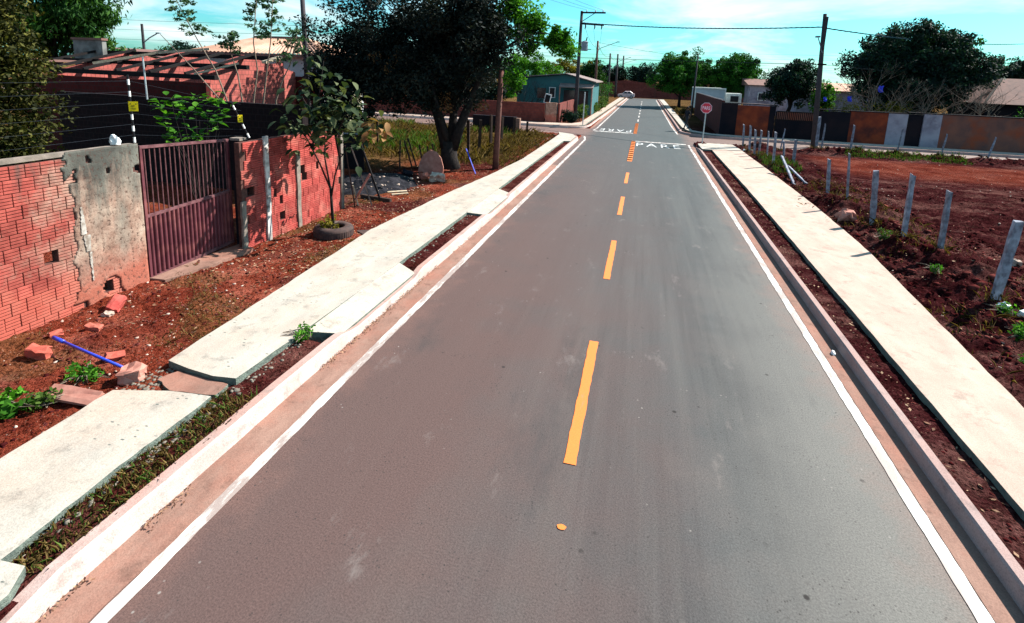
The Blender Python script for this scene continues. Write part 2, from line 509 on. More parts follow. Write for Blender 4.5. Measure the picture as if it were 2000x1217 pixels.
def paint_mat(name, c, worn=(0.26, 0.16, 0.13), thr=0.62):
    m, n, l, b, out = nodes_of(name)
    p = pos(n)
    w = ramp(n, l, noise(n, l, scaled(n, l, p, (3, 0.8, 1)), 1.4, 7, 0.75), [(thr, 0.0), (thr+0.12, 0.75)])
    col = mix(n, l, w, c, worn)
    col = mix(n, l, 0.3, col, ramp(n, l, noise(n, l, p, 90, 2), [(0.3, 0.5), (0.6, 1.0)]), 'MULTIPLY')
    l.new(col, b.inputs['Base Color']); b.inputs['Roughness'].default_value = 0.65
    bumpn(n, l, b, noise(n, l, p, 95, 3, 0.7), 0.3, 0.004)
    return m

MAT = {}
MAT['asphalt'] = asphalt_mat()
MAT['soil'] = soil_mat()
MAT['plaster'] = plaster_mat()
MAT['walk_left'] = concrete_walk('pavement_concrete_pale', (0.46, 0.415, 0.355), (0.36, 0.325, 0.285), dots=True, dust=(0.40, 0.28, 0.21), dustk=0.5)
MAT['walk_right'] = concrete_walk('pavement_concrete_dusty', (0.49, 0.38, 0.31), (0.41, 0.30, 0.245), dust=(0.42, 0.25, 0.2), dustk=0.6)
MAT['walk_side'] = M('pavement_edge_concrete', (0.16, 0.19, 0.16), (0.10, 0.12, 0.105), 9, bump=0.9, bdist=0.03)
MAT['kerb'] = concrete_walk('kerb_concrete', (0.52, 0.44, 0.41), (0.42, 0.32, 0.29), dust=(0.44, 0.24, 0.19), dustk=0.5, topdust=0.75)
MAT['kerb_dark'] = concrete_walk('kerb_concrete_right', (0.38, 0.30, 0.285), (0.30, 0.225, 0.215), dust=(0.38, 0.21, 0.175), dustk=0.5, topdust=0.5)  # same concrete as the left kerb, darkened to deepen its shaded face
MAT['gutter'] = concrete_walk('gutter_concrete', (0.30, 0.175, 0.135), (0.20, 0.11, 0.085), dust=(0.33, 0.13, 0.09), dustk=0.75)
MAT['white_line'] = paint_mat('white_road_paint', (0.60, 0.57, 0.53), worn=(0.2, 0.12, 0.10), thr=0.43)
MAT['letter_paint'] = paint_mat('thin_white_road_paint', (0.5, 0.49, 0.48), worn=(0.16, 0.15, 0.15), thr=0.52)
MAT['yellow_line'] = paint_mat('yellow_road_paint', (0.70, 0.165, 0.014), thr=0.58)
MAT['brick_red'] = M('red_clay_brick', (0.46, 0.085, 0.07), (0.34, 0.052, 0.044), 9, rough=0.9, bump=0.5, c3=(0.48, 0.14, 0.11), s3=2.3, rnd=0.35, spec=0.15)
def old_brick_mat():
    m, n, l, b, out = nodes_of('weathered_clay_brick')
    p = pos(n); s = n.new('ShaderNodeSeparateXYZ'); l.new(p, s.inputs[0])
    col = mix(n, l, ramp(n, l, noise(n, l, p, 7, 5), [(0.35, 0.0), (0.65, 1.0)]), (0.43, 0.10, 0.078), (0.30, 0.062, 0.05))
    k = ramp(n, l, n.new('ShaderNodeObjectInfo').outputs['Random'], [(0.0, 0.65), (1.0, 1.0)])
    col = mix(n, l, 1.0, col, k, 'MULTIPLY')
    big = noise(n, l, p, 2.1, 6, 0.7)
    w = mth(n, l, 'ADD', mth(n, l, 'MULTIPLY', s.outputs['Y'], 0.55), mth(n, l, 'MULTIPLY', big, 2.4))
    wash = ramp(n, l, noise(n, l, p, 4.5, 6, 0.7), [(0.3, (0.15, 0.09, 0.07)), (0.5, (0.32, 0.2, 0.15)), (0.7, (0.42, 0.29, 0.23))])
    col = mix(n, l, ramp(n, l, mth(n, l, 'SUBTRACT', w, 3.85), [(0.12, 0.0), (0.75, 0.9)]), col, wash)
    col = mix(n, l, ramp(n, l, mth(n, l, 'ADD', mth(n, l, 'MULTIPLY', s.outputs['Z'], 0.9), mth(n, l, 'MULTIPLY', big, -1.0)), [(0.0, 0.7), (0.25, 0.0)]), col, (0.42, 0.10, 0.07))
    mo = mth(n, l, 'ADD', mth(n, l, 'MULTIPLY', s.outputs['Z'], 0.5), noise(n, l, scaled(n, l, p, (1, 5, 1)), 1.3, 5))
    col = mix(n, l, ramp(n, l, mth(n, l, 'MULTIPLY', mo, 0.5), [(0.80, 0.0), (0.92, 0.8)]), col, (0.09, 0.07, 0.06))
    l.new(col, b.inputs['Base Color']); b.inputs['Roughness'].default_value = 0.95; b.inputs['Specular IOR Level'].default_value = 0.05
    bumpn(n, l, b, noise(n, l, p, 25, 5, 0.7), 0.6, 0.01)
    return m
MAT['brick_old'] = old_brick_mat()
MAT['mortar'] = M('dark_mortar', (0.12, 0.05, 0.04), (0.06, 0.03, 0.026), 14, bump=0.6)
MAT['grey_column'] = M('grey_concrete_column', (0.25, 0.20, 0.17), (0.14, 0.12, 0.10), 7, bump=0.7)
MAT['white_column'] = M('lime_streaked_column', (0.62, 0.58, 0.55), (0.12, 0.09, 0.08), 5, bump=0.7)
MAT['lime'] = M('spilled_white_lime', (0.45, 0.42, 0.38), (0.2, 0.16, 0.13), 9, bump=0.8)
MAT['gate_paint'] = M('rust_red_gate_paint', (0.125, 0.032, 0.042), (0.085, 0.02, 0.027), 4, rough=0.55, bump=0.08, c3=(0.19, 0.06, 0.06), s3=3, spec=0.3)
MAT['gate_rail'] = M('faded_gate_rail', (0.17, 0.075, 0.08), (0.09, 0.034, 0.038), 8, rough=0.6, bump=0.15)
MAT['post_wood'] = M('weathered_grey_wood', (0.36, 0.38, 0.45), (0.13, 0.12, 0.15), 9, rough=0.9, bump=0.6, rnd=0.3, obj=True)
MAT['old_wood'] = M('old_brown_wood', (0.06, 0.036, 0.028), (0.03, 0.02, 0.018), 10, rough=0.9, bump=0.6)
MAT['pale_wood'] = M('pale_timber', (0.52, 0.42, 0.30), (0.36, 0.27, 0.18), 9, rough=0.85, bump=0.5)
MAT['pink_board'] = M('reddish_board', (0.46, 0.22, 0.17), (0.32, 0.13, 0.10), 5, rough=0.85, bump=0.4)
MAT['dark_wood'] = M('dark_timber', (0.014, 0.011, 0.011), (0.008, 0.007, 0.008), 8, rough=0.85, bump=0.4)
MAT['bark'] = M('dark_bark', (0.028, 0.022, 0.02), (0.014, 0.012, 0.012), 9, rough=0.95, bump=1.0, bdist=0.03)  # bark colour lowered to carry the shade under the crown
MAT['bark_pale'] = M('pale_bark', (0.22, 0.17, 0.13), (0.12, 0.09, 0.07), 12, rough=0.9, bump=0.6)
MAT['pole_wood'] = M('brown_pole_wood', (0.15, 0.062, 0.05), (0.09, 0.042, 0.036), 6, rough=0.85, bump=0.4)
MAT['pole_concrete'] = M('utility_pole_concrete', (0.06, 0.05, 0.055), (0.04, 0.036, 0.04), 4, rough=0.8, bump=0.2)
MAT['steel'] = M('galvanised_steel', (0.42, 0.47, 0.48), (0.34, 0.38, 0.4), 5, rough=0.45, bump=0.05, metal=0.3, spec=0.5)
MAT['grey_metal'] = M('grey_painted_metal', (0.22, 0.26, 0.30), (0.17, 0.2, 0.24), 5, rough=0.5, bump=0.05)
MAT['insulator'] = M('dark_insulator', (0.06, 0.045, 0.045), None, 5, rough=0.3, bump=0)
MAT['wire'] = M('dull_wire', (0.03, 0.035, 0.045), None, 5, rough=0.5, bump=0)
MAT['cable'] = M('teal_cable', (0.04, 0.10, 0.12), None, 5, rough=0.5, bump=0)
MAT['black'] = M('black_paint', (0.015, 0.015, 0.018), None, 5, rough=0.4, bump=0)
MAT['white'] = M('white_paint', (0.78, 0.78, 0.76), (0.68, 0.68, 0.66), 5, rough=0.5, bump=0.05)
MAT['yellow_sign'] = M('yellow_sign_plastic', (0.80, 0.62, 0.01), (0.74, 0.55, 0.01), 5, rough=0.4, bump=0)
MAT['sign_red'] = M('sign_red_film', (0.62, 0.01, 0.045), (0.54, 0.01, 0.04), 3, rough=0.35, bump=0, spec=0.5)
MAT['sign_white'] = M('sign_white_film', (0.85, 0.72, 0.82), None, 3, rough=0.35, bump=0)
MAT['tyre'] = M('old_tyre_rubber', (0.045, 0.034, 0.034), (0.09, 0.055, 0.048), 6, rough=0.9, bump=0.5)
MAT['blue_pipe'] = M('blue_pvc', (0.02, 0.055, 0.55), (0.02, 0.045, 0.42), 8, rough=0.4, bump=0.03, spec=0.5)
MAT['stone'] = M('pale_rubble_stone', (0.50, 0.40, 0.33), (0.3, 0.2, 0.16), 8, bump=0.6)
MAT['white_bag'] = M('white_plastic_bag', (0.78, 0.8, 0.8), (0.65, 0.68, 0.7), 8, rough=0.4, bump=0.2)
MAT['clod'] = M('soil_clods', (0.06, 0.010, 0.010), (0.022, 0.004, 0.005), 6, spec=0.0, bump=0.8, c3=(0.17, 0.05, 0.042), s3=3.0)
MAT['crumb'] = M('mortar_crumbs', (0.22, 0.19, 0.155), (0.09, 0.075, 0.06), 11, bump=0.6)
MAT['litter'] = leafmat('dry_leaf_litter', (0.07, 0.03, 0.022), (0.2, 0.10, 0.06), (0.42, 0.27, 0.17), transl=0.1, rough=0.8)
MAT['leaf_mango'] = leafmat('mango_leaf', (0.006, 0.022, 0.005), (0.016, 0.055, 0.010), (0.05, 0.12, 0.018), transl=0.18)
MAT['leaf_dark'] = leafmat('dark_tree_leaf', (0.004, 0.008, 0.009), (0.009, 0.016, 0.014), (0.035, 0.036, 0.026), transl=0.1)  # crown shade is put into this leaf colour
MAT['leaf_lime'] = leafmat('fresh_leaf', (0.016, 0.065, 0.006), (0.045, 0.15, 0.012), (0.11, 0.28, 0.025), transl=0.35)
MAT['leaf_ivy'] = leafmat('olive_hedge_leaf', (0.008, 0.010, 0.003), (0.03, 0.032, 0.007), (0.12, 0.115, 0.025), transl=0.12)
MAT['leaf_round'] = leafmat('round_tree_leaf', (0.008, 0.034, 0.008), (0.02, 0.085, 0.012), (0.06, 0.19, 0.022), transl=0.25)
MAT['leaf_navy'] = leafmat('shaded_tree_leaf', (0.006, 0.013, 0.015), (0.010, 0.026, 0.02), (0.025, 0.065, 0.03), transl=0.12)  # leaf colour with the shade of the dark crowns mixed in
MAT['leaf_feather'] = leafmat('feathery_leaf', (0.02, 0.05, 0.03), (0.04, 0.09, 0.045), (0.08, 0.15, 0.06), transl=0.25)
MAT['leaf_big'] = leafmat('broad_dusty_leaf', (0.014, 0.026, 0.012), (0.035, 0.055, 0.025), (0.11, 0.125, 0.06), transl=0.2)
MAT['leaf_dry'] = leafmat('dry_broad_leaf', (0.12, 0.05, 0.02), (0.2, 0.09, 0.035), (0.32, 0.18, 0.08), transl=0.2)
MAT['leaf_scrub'] = leafmat('yellow_scrub_leaf', (0.06, 0.05, 0.008), (0.14, 0.11, 0.015), (0.26, 0.22, 0.03), transl=0.3)
MAT['grass_green'] = leafmat('green_grass', (0.02, 0.045, 0.008), (0.05, 0.10, 0.015), (0.11, 0.15, 0.035), transl=0.25, rough=0.7)
MAT['grass_dry'] = leafmat('dry_grass', (0.045, 0.03, 0.01), (0.11, 0.07, 0.022), (0.22, 0.15, 0.06), transl=0.2, rough=0.8)
MAT['teal'] = M('teal_wall_paint', (0.045, 0.15, 0.155), (0.035, 0.115, 0.125), 1.5, rough=0.8, bump=0.1, c3=(0.045, 0.11, 0.12), s3=0.6)
MAT['dark_glass'] = M('dark_window', (0.02, 0.025, 0.03), None, 3, rough=0.15, bump=0, spec=0.5)
MAT['roof_grey'] = M('grey_fibre_roof', (0.25, 0.19, 0.17), (0.17, 0.125, 0.115), 2, bump=0.3)
MAT['roof_tile'] = M('pale_clay_tile', (0.52, 0.30, 0.21), (0.42, 0.23, 0.16), 3, bump=0.3, c3=(0.58, 0.38, 0.28), s3=0.8)
MAT['roof_brown'] = M('brown_tile', (0.21, 0.11, 0.09), (0.14, 0.08, 0.07), 3, bump=0.3)
MAT['offwhite_wall'] = M('offwhite_render', (0.55, 0.55, 0.56), (0.46, 0.46, 0.48), 1.2, bump=0.15, c3=(0.38, 0.37, 0.38), s3=0.7)
MAT['cream_wall'] = M('cream_render', (0.34, 0.3, 0.2), (0.28, 0.25, 0.17), 1.2, bump=0.15)
MAT['grey_block'] = M('grey_stained_wall', (0.20, 0.20, 0.19), (0.09, 0.09, 0.085), 2.6, bump=0.4)
MAT['ruin_brick'] = brick_face_mat('ruin_brick_shaded', (0.085, 0.010, 0.009), (0.06, 0.008, 0.007), mortar=(0.05, 0.02, 0.018))  # shaded copy of the ruin brick, shade put into the colour
MAT['ruin_lit'] = brick_face_mat('ruin_brick_sunlit', (0.46, 0.12, 0.10), (0.38, 0.09, 0.075), mortar=(0.16, 0.06, 0.05))  # sunlit copy of the ruin brick, for the faces towards the sun
MAT['yard_wall'] = brick_face_mat('old_yard_wall', (0.012, 0.005, 0.006), (0.007, 0.004, 0.005), mortar=(0.02, 0.012, 0.012))  # near-black base colour stands in for deep shade on this wall
MAT['far_brick'] = brick_face_mat('far_brick_wall', (0.22, 0.05, 0.038), (0.15, 0.034, 0.028), mortar=(0.10, 0.05, 0.045))
MAT['wall_dark'] = M('dark_rendered_wall', (0.018, 0.011, 0.014), (0.009, 0.008, 0.012), 1.0, bump=0.2, c3=(0.006, 0.006, 0.011), s3=0.5)  # base colour darkened to deepen the shade on these surfaces
MAT['wall_orange'] = M('orange_rendered_panel', (0.26, 0.05, 0.02), (0.17, 0.033, 0.018), 2.0, bump=0.2, c3=(0.08, 0.022, 0.018), s3=0.8)
MAT['wall_rust'] = M('rust_stained_panel', (0.20, 0.082, 0.058), (0.12, 0.062, 0.055), 1.6, bump=0.25, c3=(0.24, 0.06, 0.03), s3=0.9)
MAT['wall_pale'] = M('pale_grey_panel', (0.32, 0.30, 0.35), (0.24, 0.22, 0.27), 1.6, bump=0.2, c3=(0.17, 0.15, 0.19), s3=1.2)
MAT['truck_white'] = M('white_truck_paint', (0.72, 0.75, 0.70), None, 3, rough=0.4, bump=0)
MAT['truck_grey'] = M('grey_truck_panel', (0.45, 0.52, 0.56), (0.38, 0.44, 0.48), 2, rough=0.5, bump=0.05)
MAT['car_paint'] = M('pale_car_paint', (0.62, 0.45, 0.45), None, 3, rough=0.25, bump=0, spec=0.6)
MAT['skin'] = M('skin', (0.16, 0.08, 0.055), None, 6, rough=0.6, bump=0)
MAT['cloth_dark'] = M('dark_clothing', (0.022, 0.024, 0.032), (0.015, 0.016, 0.022), 8, rough=0.9, bump=0.2)
MAT['cloth_grey'] = M('charcoal_trousers', (0.035, 0.038, 0.045), (0.025, 0.027, 0.034), 8, rough=0.9, bump=0.2)
MAT['hair'] = M('dark_hair', (0.012, 0.01, 0.009), None, 10, rough=0.7, bump=0.2)
MAT['ash'] = M('black_ash', (0.012, 0.012, 0.016), (0.006, 0.006, 0.009), 7, rough=0.95, bump=0.9, c3=(0.03, 0.028, 0.034), s3=4.0, bdist=0.04)
MAT['blue_cloth'] = M('blue_cloth', (0.05, 0.07, 0.65), None, 5, rough=0.7, bump=0.1)
# ================================================================== the setting
def struct(o):
    o['kind'] = 'structure'; return o

# ---- ground: one sheet to the horizon, fine where the dirt shows
def axis(parts):
    a = []
    for lo, hi, st in parts:
        a += list(np.arange(lo, hi-1e-6, st))
    a.append(parts[-1][1])
    return np.array(a)
gx = axis([(-1200, -200, 200), (-200, -40, 20), (-40, -14, 2), (-14, -9, 0.25), (-9, -5.2, 0.045), (-5.2, -4.04, 0.06), (-4.04, -3.90, 0.02),
           (-3.90, 3.24, 1.2), (3.24, 3.26, 0.02), (3.26, 5.0, 0.07), (5.0, 9.2, 0.05), (9.2, 14, 0.11), (14, 26, 0.3), (26, 60, 4), (60, 200, 20), (200, 1200, 200)])
gy = axis([(-200, -20, 30), (-20, 1.5, 2.0), (1.5, 13, 0.05), (13, 22, 0.07), (22, 36, 0.12), (36, 48, 1.0), (48, 120, 6), (120, 300, 20), (300, 1500, 200)])
X, Y = np.meshgrid(gx, gy)
def sstep(a, b, v):
    t = np.clip((v-a)/(b-a), 0, 1); return t*t*(3-2*t)
def ground_h(X, Y):
    near = (Y < 36)
    n1 = fbm(X, Y, 0.55, 4); n2 = fbm(X, Y, 3.2, 4, 0.6); n3 = fbm(X+40, Y, 9.0, 3, 0.6)
    # left yard strip and field
    hl = 0.11+0.10*(n1-0.5)+0.10*(n2-0.5)+0.075*(n3-0.5)
    # right lot
    berm = sstep(5.5, 6.2, X)*(1-sstep(7.0, 8.6, X))
    lump = np.clip((fbm(X+5, Y+3, 0.9, 3)-0.42)*2.6, 0, 1)
    hr = 0.10+0.05*(n1-0.5)+0.22*(n2-0.5)+0.15*(n3-0.5)+berm*lump*0.34+berm*0.03
    path = sstep(7.8, 9.5, X)*sstep(22, 26, Y)*(1-sstep(32.5, 33.5, Y))
    hr = hr*(1-path)+path*(0.08+0.03*(n2-0.5))
    ridge = sstep(9, 10, X)*np.exp(-((Y-34.3)/0.7)**2)
    hr = hr+ridge*(0.16+0.38*(n2-0.35))
    h = np.where(X < 0, hl, hr)
    # verges between kerb and pavement
    hv = np.where(X < 0, 0.165, 0.125)+0.05*(n2-0.5)+0.04*(n3-0.5)
    inv = ((X > -4.75) & (X < -3.93) & (Y < 33)) | ((X > 3.25) & (X < 3.95) & (Y < 32))
    h = np.where(inv, hv, h)
    # settle under pavements
    sunk = ((X > -5.55) & (X < -4.75) & (Y < 33.5)) | ((X > 3.95) & (X < 4.7) & (Y < 33))
    h = np.where(sunk, 0.02, h)
    gap = (X > -5.7) & (X < -4.5) & (Y > 4.0) & (Y < 4.95)
    h = np.where(gap, 0.155+0.05*(n2-0.5), h)
    klim = -4.005+0.075*np.clip((Y-5)/8, 0, 1)
    road = (X > klim) & (X < 3.25)
    aprons = (X > -4.5) & (X < -3.9) & (((Y > 6.0) & (Y < 9.0)) | ((Y > 13.0) & (Y < 16.2)))
    h = np.where(aprons, -0.02, h)
    h = np.where(road, -0.08, h)
    cross = (Y > 35.0) & (Y < 40.5)
    h = np.where(cross, -0.08, h)
    far = (Y >= 40.5)
    h = np.where(far & ~road, 0.06+0.05*(n1-0.5), h)
    return h
Z = ground_h(X, Y)
ny, nx = X.shape
V = np.stack([X, Y, Z], -1).reshape(-1, 3)
ii = (np.arange(ny-1)[:, None]*nx+np.arange(nx-1)[None, :]).ravel()
F = np.stack([ii, ii+1, ii+nx+1, ii+nx], -1)
fieldmask = np.zeros_like(X)
fieldmask = np.maximum(fieldmask, sstep(-8.2, -10.5, X)*sstep(16, 20, Y)*0.9)
fieldmask = np.maximum(fieldmask, sstep(-6.0, -7.0, X)*sstep(21, 25, Y)*(0.45+0.5*fbm(X, Y, 0.6, 3)))
fieldmask = np.maximum(fieldmask, 0.75*sstep(41, 60, Y))
fieldmask = np.maximum(fieldmask, 0.4*sstep(0.52, 0.66, fbm(X+9, Y, 1.1, 4))*(X < -5.4)*(Y < 21))
me = fast_mesh('ground', V, F, MAT['soil'], tint=fieldmask.ravel(), smooth=True)
dk = me.attributes.new('dark', 'FLOAT', 'POINT')
darkm = np.where(X > 3, 0.97-0.5*(sstep(8.2, 10, X)*sstep(25, 28, Y)*(1-sstep(31.5, 33, Y))), 0.12)
darkm = np.where((X > -4.75) & (X < -4.0), 0.85, darkm)
darkm = np.where((X < -4.75) & (X > -7.3), np.maximum(darkm, 0.55*sstep(0.4, 0.62, fbm(X, Y+30, 0.9, 3))), darkm)
darkm = np.where((X < -5) & (Y > 12.7), np.maximum(darkm, 0.8*sstep(0.35, 0.6, fbm(X, Y+3, 0.7, 3))), darkm)
dk.data.foreach_set('value', darkm.ravel().astype(np.float32))
ground = struct(link('ground', me))
ground['label'] = 'red soil ground with clods and dry grass'

def gz(x, y):
    return float(ground_h(np.array([[x]]), np.array([[y]]))[0, 0])

# ---- roads (sheets)
def sheet(name, poly, z, mat, parent=None):
    b = MB(); n = len(poly)
    b.v += [(x, y, z) for x, y in poly]; b.face(tuple(range(n)))
    return b.build(name, mat, parent)
main_road = struct(sheet('main_road', [(-4.0, -14), (3.25, -14), (3.25, 40.5), (2.75, 46), (2.3, 104), (40, 104), (40, 109.2), (-40, 109.2), (-40, 104), (-3.25, 104), (-3.8, 46), (-4.0, 40.5)], 0.0, MAT['asphalt']))
cross_street = struct(sheet('cross_street', [(-70, 34.6), (80, 34.6), (80, 40.6), (-70, 40.6)], -0.006, MAT['asphalt']))

# ---- gutters: narrow dusty concrete strips beside the kerbs
def strip(path, o0, o1, z):
    b = MB(); P = [Vector((p[0], p[1], 0)) for p in path]
    for i, p in enumerate(P):
        d = (P[min(i+1, len(P)-1)]-P[max(i-1, 0)]).normalized(); nr = Vector((-d.y, d.x, 0))
        a = p+nr*(o0(p) if callable(o0) else o0); c = p+nr*(o1(p) if callable(o1) else o1)
        b.v += [(a.x, a.y, z), (c.x, c.y, z)]
    for i in range(len(P)-1):
        b.face((2*i, 2*i+1, 2*i+3, 2*i+2))
    return b
def arc(cx, cy, r, a0, a1, n=10):
    return [(cx+r*math.cos(rad(a0+(a1-a0)*i/n)), cy+r*math.sin(rad(a0+(a1-a0)*i/n))) for i in range(n+1)]
def seg(p, q, step):
    L = math.hypot(q[0]-p[0], q[1]-p[1]); n = max(1, int(L/step))
    return [(p[0]+(q[0]-p[0])*i/n, p[1]+(q[1]-p[1])*i/n) for i in range(n)]

# kerb paths run with the road on the right hand, so the kerb body lies on the left
path_L = seg((-3.92, -12), (-3.92, 2.0), 1.0)+seg((-3.92, 2.0), (-3.92, 5), 0.2)+seg((-3.92, 5.0), (-3.845, 13), 0.2)+seg((-3.845, 13), (-3.845, 17), 0.2)+seg((-3.845, 17), (-3.845, 32.6), 0.6)+arc(-6.3, 32.6, 2.455, 0, 78, 12)+[(-7.6, 35.25), (-12, 35.7), (-40, 37.0), (-70, 38.2)]
path_R = [(3.2, y) for y in (33.0, 32.4, 31.6)]+seg((3.2, 31.0), (3.185, -12), 0.8)+[(3.185, -12)]
path_FL = [(-70, 41.2), (-40, 40.6), (-12, 40.0), (-7.5, 39.85), (-6.0, 39.85)]+arc(-5.6, 41.35, 1.5, -90, -4, 9)+seg((-4.02, 42.2), (-3.3, 103.8), 3)+[(-3.3, 103.8)]
path_FR = [(2.36, 103.8)]+seg((2.38, 100), (2.72, 47), 3)+[(2.72, 46), (2.72, 43.6)]+arc(5.6, 42.0, 2.88, 166, 264, 12)+[(6.6, 39.1), (12, 39.0), (40, 39.3), (80, 39.6)]
path_NR = [(80, 35.6), (40, 35.35), (14, 35.0), (7.5, 34.95), (5.6, 34.9)]

def kerbmesh(path, hfun, face=0.06, top=0.14):
    b = MB()
    rr = random.Random(3)
    jit = [rr.uniform(-0.003, 0.003) for _ in path]
    def prof(i):
        h = hfun(path[i])+jit[i]*0.6
        f = face*h/0.2
        return [(0.0+jit[i], -0.12), (0.0+jit[i], 0.0), (f*0.8+jit[i], h*0.85), (f+0.012+jit[i], h), (f+top, h), (f+top+0.005, -0.12)]
    b.sweep(path, prof)
    return b
def drop(p, spans, h=0.20, low=0.05):
    y = p[1]
    for a, c in spans:
        if a <= y <= c: return low
        if a-0.35 < y < a: return low+(h-low)*(a-y)/0.35
        if c < y < c+0.35: return low+(h-low)*(y-c)/0.35
    return h
hL = lambda p: drop(p, [(-0.6, 2.0), (6.5, 8.6), (13.5, 15.4)], 0.195, 0.125) if p[0] > -4.1 else 0.13
struct(kerbmesh(path_L, hL, 0.05, 0.12).build('kerb', MAT['kerb']))['label'] = 'pale concrete kerb along the left side of the road'
struct(kerbmesh(path_R, lambda p: 0.168 if p[1] < 31.2 else max(0.05, 0.168-0.07*(p[1]-31.2)), 0.025, 0.105).build('kerb', MAT['kerb_dark']))['label'] = 'concrete kerb along the right side of the road'
struct(kerbmesh(path_FL, lambda p: 0.16, 0.04, 0.15).build('kerb', MAT['kerb']))['label'] = 'kerb round the far left corner'
struct(kerbmesh(path_FR, lambda p: 0.16, 0.03, 0.14).build('kerb', MAT['kerb_dark']))['label'] = 'kerb round the far right corner'
struct(kerbmesh(path_NR, lambda p: 0.09, 0.03, 0.22).build('kerb', MAT['kerb']))['label'] = 'low kerb between dirt lot and cross street'
def gut(path, w, wob=0.05):
    return strip(path, 0.02, lambda p: -w-wob*(fbm(p[0]*1.0, p[1]*1.0, 1.3, 3)-0.5), 0.004)
struct(gut(path_L[:100], 0.38, 0.16).build('gutter', MAT['gutter']))['label'] = 'dusty gutter beside the left kerb'
struct(strip(path_R, 0.02, -0.255, 0.004).build('gutter', MAT['gutter']))['label'] = 'dusty gutter beside the right kerb'
struct(strip(path_FL[5:], 0.02, -0.3, 0.004).build('gutter', MAT['gutter']))['label'] = 'gutter beyond the crossing, left'
struct(strip(path_FR[:-3], 0.02, -0.22, 0.004).build('gutter', MAT['gutter']))['label'] = 'gutter beyond the crossing, right'

# ---- pavements
def wob(pts, amp, step, seed):
    """densify a polyline and roughen it"""
    out = []; r = random.Random(seed)
    for a, b in zip(pts[:-1], pts[1:]):
        for q in seg(a, b, step): out.append((q[0]+r.uniform(-amp, amp), q[1]+r.uniform(-amp, amp)*0.5))
    out.append(pts[-1]); return out
def pave(name, poly, z, mat, label, z0=-0.05):
    b = MB(); b.prism(poly, z0, z, side_mi=1)
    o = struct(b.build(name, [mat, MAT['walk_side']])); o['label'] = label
    return o
# left: near slab with ramp to the kerb at the bottom corner
inner = wob([(-4.42, 2.32), (-4.49, 3.3), (-4.5, 4.22)], 0.007, 0.12, 1)
outer = wob([(-5.66, 4.18), (-5.63, 3.6), (-5.61, 3.0), (-5.60, -6)], 0.012, 0.15, 2)
pave('pavement', [(-4.07, -6), (-4.07, 2.15), (-4.2, 2.34)]+inner+[(-4.52, 4.42), (-4.75, 4.40), (-5.05, 4.36)]+outer, 0.235, MAT['walk_left'], 'pale concrete pavement slab nearest the camera on the left')
inn = wob([(-4.5, 4.78), (-4.47, 6.0), (-4.42, 9.0), (-4.42, 13), (-4.42, 16.2), (-4.42, 22), (-4.36, 29.9)], 0.007, 0.2, 3)
out2 = wob([(-5.15, 33.2), (-5.1, 27), (-5.08, 22.5), (-5.35, 18.4), (-5.72, 15.0), (-6.0, 10.7), (-5.75, 7.2), (-5.62, 5.2), (-5.58, 4.85)], 0.012, 0.2, 6)
pave('pavement', inn+[(-3.99, 30.0), (-4.0, 32.6), (-4.35, 33.8), (-5.4, 34.55)]+out2+[(-5.2, 4.78), (-4.8, 4.74)], 0.245, MAT['walk_left'], 'long pale concrete pavement on the left')
def apron(y0, y1, xk, label):
    x0 = -4.44
    f = lambda x, y: 0.243-0.085*(x-x0)/(xk-x0)
    pave('driveway_apron', [(x0, y0), (xk, y0+0.25), (xk+0.004, y1-0.2), (x0, y1)], f, MAT['walk_left'], label)
apron(6.03, 8.98, -4.0, 'sloping concrete driveway apron before the gate')
apron(13.0, 16.2, -3.94, 'sloping concrete driveway apron under the big tree')
pave('mortar_bed', wob([(-4.54, 4.5), (-4.55, 4.72), (-4.9, 4.73), (-5.35, 4.76), (-5.42, 4.55), (-5.1, 4.42), (-4.75, 4.46), (-4.54, 4.5)], 0.015, 0.08, 12)[:-1], 0.195, MAT['gutter'], 'rough dusty mortar bed in the gap of the left pavement')
# right
ri = wob([(3.70, -8), (3.70, 6), (3.78, 12), (3.86, 20), (3.86, 30.7)], 0.006, 0.3, 7)
ro = wob([(5.52, 31.4), (5.56, 25), (5.54, 17.8), (5.38, 13.4), (5.07, 10.1), (4.80, 7.1), (4.6, 3), (4.5, -8)], 0.01, 0.3, 8)
pave('pavement', ri+ro, 0.215, MAT['walk_right'], 'long dusty concrete pavement on the right')
pave('pavement', [(3.34, 30.72), (3.85, 30.72), (5.52, 31.42), (5.5, 33.0), (5.5, 34.62), (4.1, 34.5), (3.4, 33.9), (3.34, 32.9)], lambda x, y: 0.235-0.02*(y-31), MAT['walk_left'], 'concrete corner slab carrying the stop sign post')
# far left and far right
pave('pavement', [(-4.45, 41.7), (-4.45, 44), (-4.1, 70), (-3.85, 103), (-4.7, 103), (-5.05, 44), (-5.6, 42.2), (-8, 41.6), (-70, 42.8), (-70, 41.4), (-12, 40.25), (-7.5, 40.1), (-5.9, 40.1), (-4.9, 40.6)], 0.18, MAT['walk_right'], 'concrete pavement round the far left corner')
pave('pavement', [(2.62, 103), (3.1, 47.5), (3.15, 43.8), (3.6, 41.6), (4.6, 40.2), (5.6, 39.6), (6.6, 39.45), (12, 39.3), (40, 39.6), (80, 39.9), (80, 40.8), (40, 40.75), (12, 40.7), (7, 40.75), (5.0, 40.85), (3.75, 42.6), (3.68, 46), (3.6, 60), (3.45, 103)], 0.18, MAT['walk_left'], 'concrete pavement round the far right corner')

